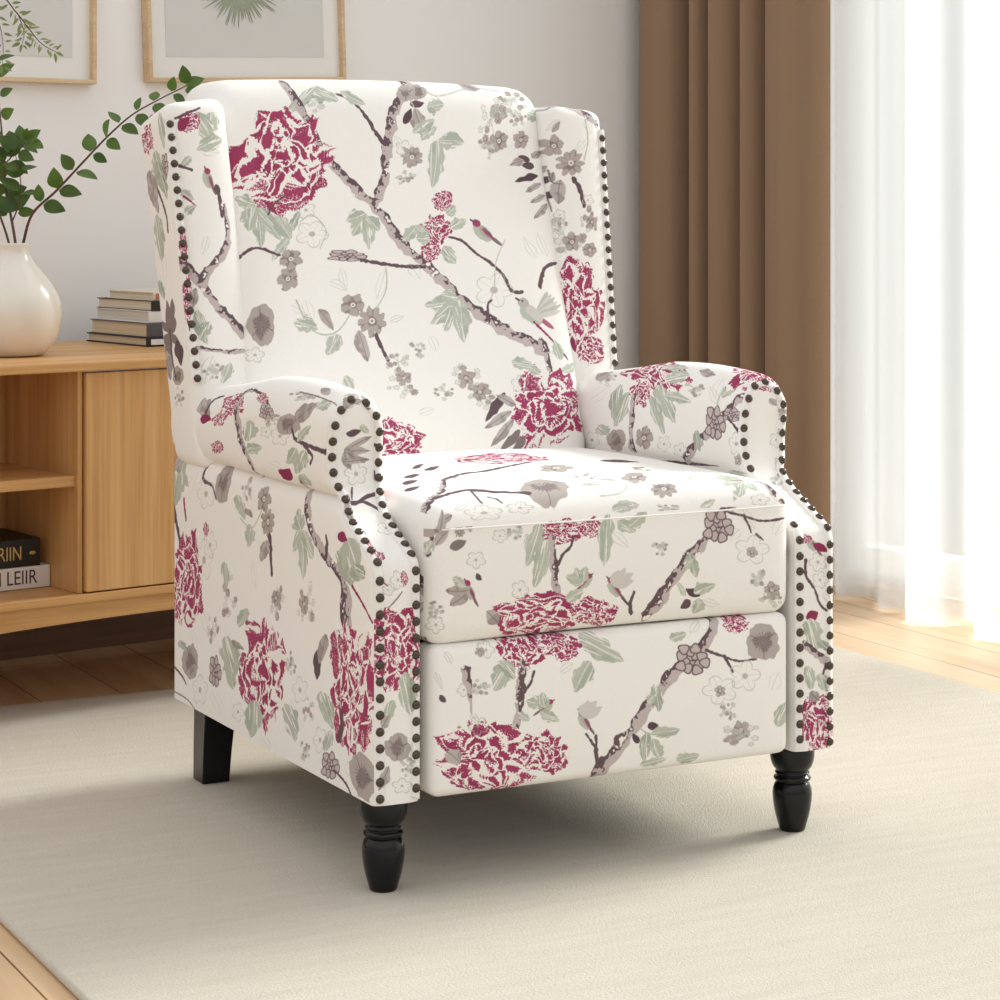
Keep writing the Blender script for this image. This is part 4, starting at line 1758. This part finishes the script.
# ---------------------------------------------------------------- books
def words_mesh(txt, size, mat, parent, loc, name='title', rot=(PI / 2, 0, 0), sx=1.0):
    cu = bpy.data.curves.new('t', 'FONT')
    cu.body = txt
    cu.size = size
    cu.extrude = .0003
    cu.align_x = 'RIGHT'
    cu.align_y = 'CENTER'
    t = bpy.data.objects.new('t', cu)
    COL.objects.link(t)
    bpy.context.view_layer.update()
    me = bpy.data.meshes.new_from_object(t.evaluated_get(bpy.context.evaluated_depsgraph_get()))
    bpy.data.objects.remove(t)
    me.materials.clear()
    me.materials.append(mat)
    o = bpy.data.objects.new(name, me)
    o.location = loc
    o.rotation_euler = rot
    o.scale = (sx, 1, 1)
    link(o, parent)
    return o
def book(label, loc, rz, w, d, h, cover, pages, group, board=.0025, over=.003):
    """w along the spine (local x), d deep (local y), spine on the -y side"""
    t = thing('book', label, 'book', loc, rz, group)
    mb = MB()
    mb.box(-w, 0, .0, d, 0, board)
    mb.box(-w, 0, .0, d, h - board, h)
    mb.rbox((-w / 2, .001, h / 2), (w / 2, .003, h / 2), .0022, (3, 1, 2))
    c = mb.build('cover', cover, t)
    MB().box(-w + over, -over, .003, d - over, board, h - board).build('page_block', pages, t)
    return t
g = 'books on the low shelf'
def sbw(x, y, z):
    v = room(x, y, z)
    return (v.x, v.y, v.z)
b = book('thick white book with grey lettering lying under a black book on the low shelf', sbw(-.0105, .1, .2028), RT, .27, .15, .037, M['white_cover'], M['paper_grey'], g, .004)
words_mesh('OVI LEIIR', .033, M['ink'], b, (-.024, -.0022, .0185), sx=.82)
b = book('black book with gold lettering lying on the white book on the low shelf', sbw(-.028, .1, .2402), RT, .25, .14, .046, M['black_cover'], M['paper_tan'], g, .003)
words_mesh('ARIIN', .033, M['gold'], b, (-.034, -.0022, .022), sx=.72)
mb = MB()
mb.lathe([(.0035, 0), (.003, .0006)], 12)
o = mb.build('spine_emblem', M['gold'], b)
o.rotation_euler = (PI / 2, 0, 0)
o.location = (-.015, -.0018, .022)
o.scale = (1.8, 1, 1)
mb = MB()
for k, (r0, w0) in enumerate(((.045, .003), (.034, .002), (.022, .0025), (.012, .002))):
    mb.tube([(-.12 + r0 * 1.6 * math.cos(q * PI / 16), .07 + r0 * math.sin(q * PI / 16), .0462) for q in range(33)], w0 * .5, 4)
mb.build('cover_ornament', M['gold'], b)

g = 'books stacked on the sideboard'
z = SBZ + .0006
ST = [('black book with white spine label at the bottom of the stack on the sideboard', .266, .262, .21, .226, .0165, 'black_cover', 'paper_tan', 'label'),
      ('thick tan-paged book with lettered dark grey spine, second from bottom of the sideboard stack', .268, .266, .20, .21, .0255, 'grey_cover', 'paper_tan', 'text'),
      ('white-spined book in the middle of the stack on the sideboard', .274, .266, .19, .205, .0215, 'label_white', 'paper_grey', None),
      ('cream-paged book with black spine second from top of the sideboard stack', .278, .268, .18, .20, .0185, 'black_cover', 'paper_cream', 'dot'),
      ('thin cream book with rust-coloured spine topmost of the stack on the sideboard', .284, .27, .17, .17, .0150, 'cream_cover', 'paper_cream', 'rust')]
for i, (lab, a, nn, w, d, h, cv, pg, ex) in enumerate(ST):
    # origin of book() is the right end of the spine; here the left end is the near corner
    b = book(lab, sbw(a + w, nn, z), RT + math.radians((0, .6, -.6, .8, 0)[i]), w, d, h, M[cv], M[pg], g, .0022 if i in (0,) else .0014)
    if ex == 'label':
        MB().box(-w + .008, -w + .09, -.0026, -.0018, .003, h - .0035).build('spine_label', M['label_white'], b)
    if ex == 'text':
        words_mesh('HIIIIH', .014, M['cream_cover'], b, (-w + .075, -.0022, h * .48))
    if ex == 'dot':
        mb = MB().lathe([(.003, 0), (.0026, .0006)], 12)
        o = mb.build('spine_emblem', M['label_white'], b)
        o.rotation_euler = (PI / 2, 0, 0)
        o.location = (-w + .02, -.0018, h / 2)
    if ex == 'rust':
        MB().box(-w + .004, -.004, -.0028, -.0016, .002, h - .002).build('spine_label', M['rust_cover'], b)
    z += h

# ---------------------------------------------------------------- vase
VX, VY = -.828, 4.03
mb = MB()
mb.lathe([(.030, .0), (.047, .001), (.054, .004), (.066, .018), (.076, .038), (.081, .058), (.0825, .075), (.081, .092), (.074, .112), (.062, .132),
          (.048, .150), (.036, .165), (.0285, .178), (.0265, .187), (.0275, .194), (.0287, .198), (.0282, .200), (.0255, .199), (.0235, .19), (.026, .172), (.05, .14), (.055, .1), (.04, .02), (.003, .018)], 56)
vase = mb.build('vase', M['ceramic'])
vase.scale = (1, 1, .96)
vase.location = (VX, VY, SBZ)
tag(vase, 'glossy cream ceramic vase with a narrow neck standing on the sideboard', 'vase')

# ---------------------------------------------------------------- branches
def leaf(mb, base, d, up, L, W, cup=.18, tip=.5):
    d = Vector(d).normalized()
    up = Vector(up)
    up = (up - d * up.dot(d)).normalized()
    s = d.cross(up)
    rows = []
    n = 7
    for i in range(n + 1):
        t = i / n
        w = W * (math.sin(PI * t ** .85) ** .8 if 0 < t < 1 else 0) * (1 - .25 * t)
        c = base + d * (L * t) - up * (L * .16 * t * t)
        rows.append([c - s * w + up * (w * cup), c, c + s * w + up * (w * cup)])
    mb.grid(rows)
    return mb
def branch(label, stem, seed, leaves, LL, WW, mat, r0=.0028, r1=.0009, pairs=True, group='cut branches in the cream vase', twigs=()):
    rnd = random.Random(seed)
    P = [Vector(p) for p in stem]
    b = thing('leafy_branch', label, 'branch', tuple(P[0]), 0, group)
    base = P[0].copy()
    pts = [Vector(q) for q in smooth3([p - base for p in P])]
    n = len(pts)
    ms = MB()
    ms.tube(pts, [r0 + (r1 - r0) * i / (n - 1) for i in range(n)], 7)
    mf = MB()
    segs = [(pts, leaves)]
    for tw in twigs:
        tp = [Vector(q) for q in smooth3([Vector(p) - base for p in tw])]
        ms.tube(tp, [r1 * 1.6 + (r1 * .6 - r1 * 1.6) * i / (len(tp) - 1) for i in range(len(tp))], 6)
        segs.append((tp, leaves[:2] + (max(3, int(leaves[2] * .6)),) if False else (.15, 1.0, max(3, int(leaves[2] * .55)))))
    for tp, (t0, t1, k) in segs:
        for i in range(k):
            t = t0 + (t1 - t0) * i / max(1, k - 1)
            q = min(len(tp) - 2, int(t * (len(tp) - 1)))
            p = tp[q].lerp(tp[q + 1], t * (len(tp) - 1) - q)
            tan = (tp[min(q + 1, len(tp) - 1)] - tp[max(q - 1, 0)]).normalized()
            for sgn in ((-1, 1) if pairs else (rnd.choice((-1, 1)),)):
                side = tan.cross(Vector((0, -1, .15))).normalized() * sgn
                d = side * rnd.uniform(.6, 1.1) + tan * rnd.uniform(.15, .75) + Vector((rnd.uniform(-.3, .3), rnd.uniform(-.7, .5), rnd.uniform(-.25, .25)))
                up = Vector((rnd.uniform(-.5, .5), -1 + rnd.uniform(-.3, .6), rnd.uniform(.1, .9)))
                f = rnd.uniform(.7, 1.12) * (1 - .25 * t)
                leaf(mf, p + d.normalized() * .004, d, up, LL * f, WW * f)
            if i == k - 1:
                leaf(mf, p, tan, Vector((0, -1, .4)), LL * .8, WW * .8)
    ms.build('stem', M['bark'], b)
    mf.build('foliage', mat, b)
    return b
def smooth3(ctrl, k=8):
    c = [ctrl[0]] + list(ctrl) + [ctrl[-1]]
    out = []
    for i in range(1, len(c) - 2):
        p0, p1, p2, p3 = c[i - 1:i + 3]
        for j in range(k):
            t = j / k
            out.append(.5 * (2 * p1 + (p2 - p0) * t + (2 * p0 - 5 * p1 + 4 * p2 - p3) * t * t + (3 * p1 - p0 - 3 * p2 + p3) * t ** 3))
    out.append(ctrl[-1])
    return out
branch('long leafy branch arching from the vase to the right, up to the armchair back',
       [(-0.8145, 4.0300, 0.7446), (-0.8094, 4.0300, 0.7820), (-0.7882, 4.0000, 0.8281), (-0.7437, 3.9700, 0.8651), (-0.6916, 3.9400, 0.9148), (-0.6467, 3.9100, 0.9556), (-0.6025, 3.8800, 0.9892), (-0.5538, 3.8600, 1.0145), (-0.5101, 3.8500, 1.0352)],
       3, (.30, 1.0, 10), .040, .0155, M['leaf'])
branch('short leafy branch standing upright in the vase, reaching left of the picture frames',
       [(-0.8221, 4.0340, 0.7445), (-0.8263, 4.0380, 0.7818), (-0.8411, 4.0600, 0.8414), (-0.8497, 4.0600, 0.9014), (-0.8510, 4.0500, 0.9611), (-0.8557, 4.0400, 1.0290), (-0.8625, 4.0400, 1.0852)],
       7, (.3, 1.0, 9), .044, .0165, M['leaf'],
       twigs=([(-0.8335, 4.0480, 0.8124), (-0.8182, 4.0400, 0.8500), (-0.8162, 4.0300, 0.8925), (-0.8264, 4.0300, 0.9350)],
              [(-0.8497, 4.0600, 0.9100), (-0.8216, 4.0400, 0.9352), (-0.8060, 4.0300, 0.9486)],
              [(-0.8411, 4.0600, 0.8397), (-0.8745, 4.0800, 0.8844), (-0.8905, 4.0900, 0.9363)]))
branch('fine pale leafed sprig drooping in front of the left picture frame',
       [(-0.8307, 4.0180, 0.7449), (-0.8341, 4.0180, 0.7822), (-0.8675, 4.0000, 0.9006), (-0.8811, 3.9700, 1.0510), (-0.8645, 3.9400, 1.1659), (-0.8291, 3.9300, 1.1883), (-0.8005, 3.9200, 1.1610), (-0.7764, 3.9150, 1.1308), (-0.7556, 3.9100, 1.1074), (-0.7316, 3.9050, 1.0939)],
       11, (.62, 1.0, 16), .019, .0036, M['leaf_pale'], .0022, .0006,
       twigs=([(-0.8512, 3.9400, 1.1775), (-0.8345, 3.9400, 1.1492), (-0.8262, 3.9400, 1.1093), (-0.8279, 3.9400, 1.0728)],
              [(-0.7972, 3.9200, 1.1576), (-0.7893, 3.9300, 1.1286), (-0.7926, 3.9300, 1.1087)]))

# ---------------------------------------------------------------- pictures
def picture(label, a0, a1, z0, z1, tilt, palm=False):
    w, h = a1 - a0, z1 - z0
    c = room((a0 + a1) / 2, WALL_N, z0)
    t = thing('picture_frame', label, 'picture', tuple(c), RT, 'framed prints on the wall')
    t.rotation_euler = (0, tilt, RT)
    fw, fd = .0085, .026
    mb = MB()
    mb.box(-w / 2, w / 2, -fd, -.002, 0, fw)
    mb.box(-w / 2, w / 2, -fd, -.002, h - fw, h)
    mb.box(-w / 2, -w / 2 + fw, -fd, -.002, fw, h - fw)
    mb.box(w / 2 - fw, w / 2, -fd, -.002, fw, h - fw)
    bevel(mb.build('frame', M['frame_wood'], t), .001)
    MB().box(-w / 2 + fw, w / 2 - fw, -.012, -.004, fw, h - fw).build('mat_board', M['mat'], t)
    m = .046
    pr = MB().box(-w / 2 + m, w / 2 - m, -.0132, -.0118, m + .004, h - m).build('print', M['print'], t)
    if palm:
        mb = MB()
        rnd = random.Random(5)
        cx, cz = -.012, .195
        for k in range(41):
            an = math.radians(-198 + 216 * k / 40 + rnd.uniform(-2, 2))
            L = (.122 - .040 * math.sin(PI * k / 40)) * rnd.uniform(.82, 1.08)
            dx, dz = math.cos(an), math.sin(an)
            p = [(cx + dx * L * q, cz + dz * L * q) for q in (0, .3, .65, 1)]
            rows = []
            for (x, z), ww in zip(p, (.0008, .0028, .0024, .0002)):
                rows.append([(x - dz * ww, -.0142, z + dx * ww), (x, -.0148, z), (x + dz * ww, -.0142, z - dx * ww)])
            mb.grid(rows)
        mb.tube([(cx, -.0142, cz), (cx + .004, -.0142, cz + .06), (cx, -.0142, h - m - .01)], .0018, 6)
        mb.build('palm_leaf', M['palm'], pr)
    return t
picture('pale wood framed print at the far left, half hidden by a fine sprig', -.14, .329, 1.072, 1.62, 0)
picture('pale wood framed palm leaf print hanging directly above the armchair back', .444, .908, 1.088, 1.63, -.035, True)


# ---------------------------------------------------------------- light
w = bpy.data.worlds.new('daylight')
SC.world = w
w.use_nodes = True
bg = w.node_tree.nodes['Background']
tc = N(w.node_tree, 'ShaderNodeTexCoord')
sp = N(w.node_tree, 'ShaderNodeSeparateXYZ')
w.node_tree.links.new(tc.outputs['Generated'], sp.inputs[0])
w.node_tree.links.new(ramp(w.node_tree, sp.outputs['Z'], [(0, (.42, .415, .41, 1)), (.35, (.985, .99, .995, 1)), (1, (1.0, 1.0, 1.0, 1))]), bg.inputs[0])
bg.inputs[1].default_value = 1.02
sun = bpy.data.lights.new('sun', 'SUN')
sun.energy = 15.5
sun.angle = math.radians(22)
sun.color = (1, .985, .965)
so = bpy.data.objects.new('sun', sun)
so.rotation_euler = Vector((-.8, -.6, -.62)).to_track_quat('-Z', 'Y').to_euler()
so.location = (4, 7, 4)
link(so)
SC.view_settings.view_transform = 'Standard'
SC.view_settings.look = 'None'
SC.view_settings.exposure = 0
SC.view_settings.gamma = 1
SC.view_settings.use_curve_mapping = False
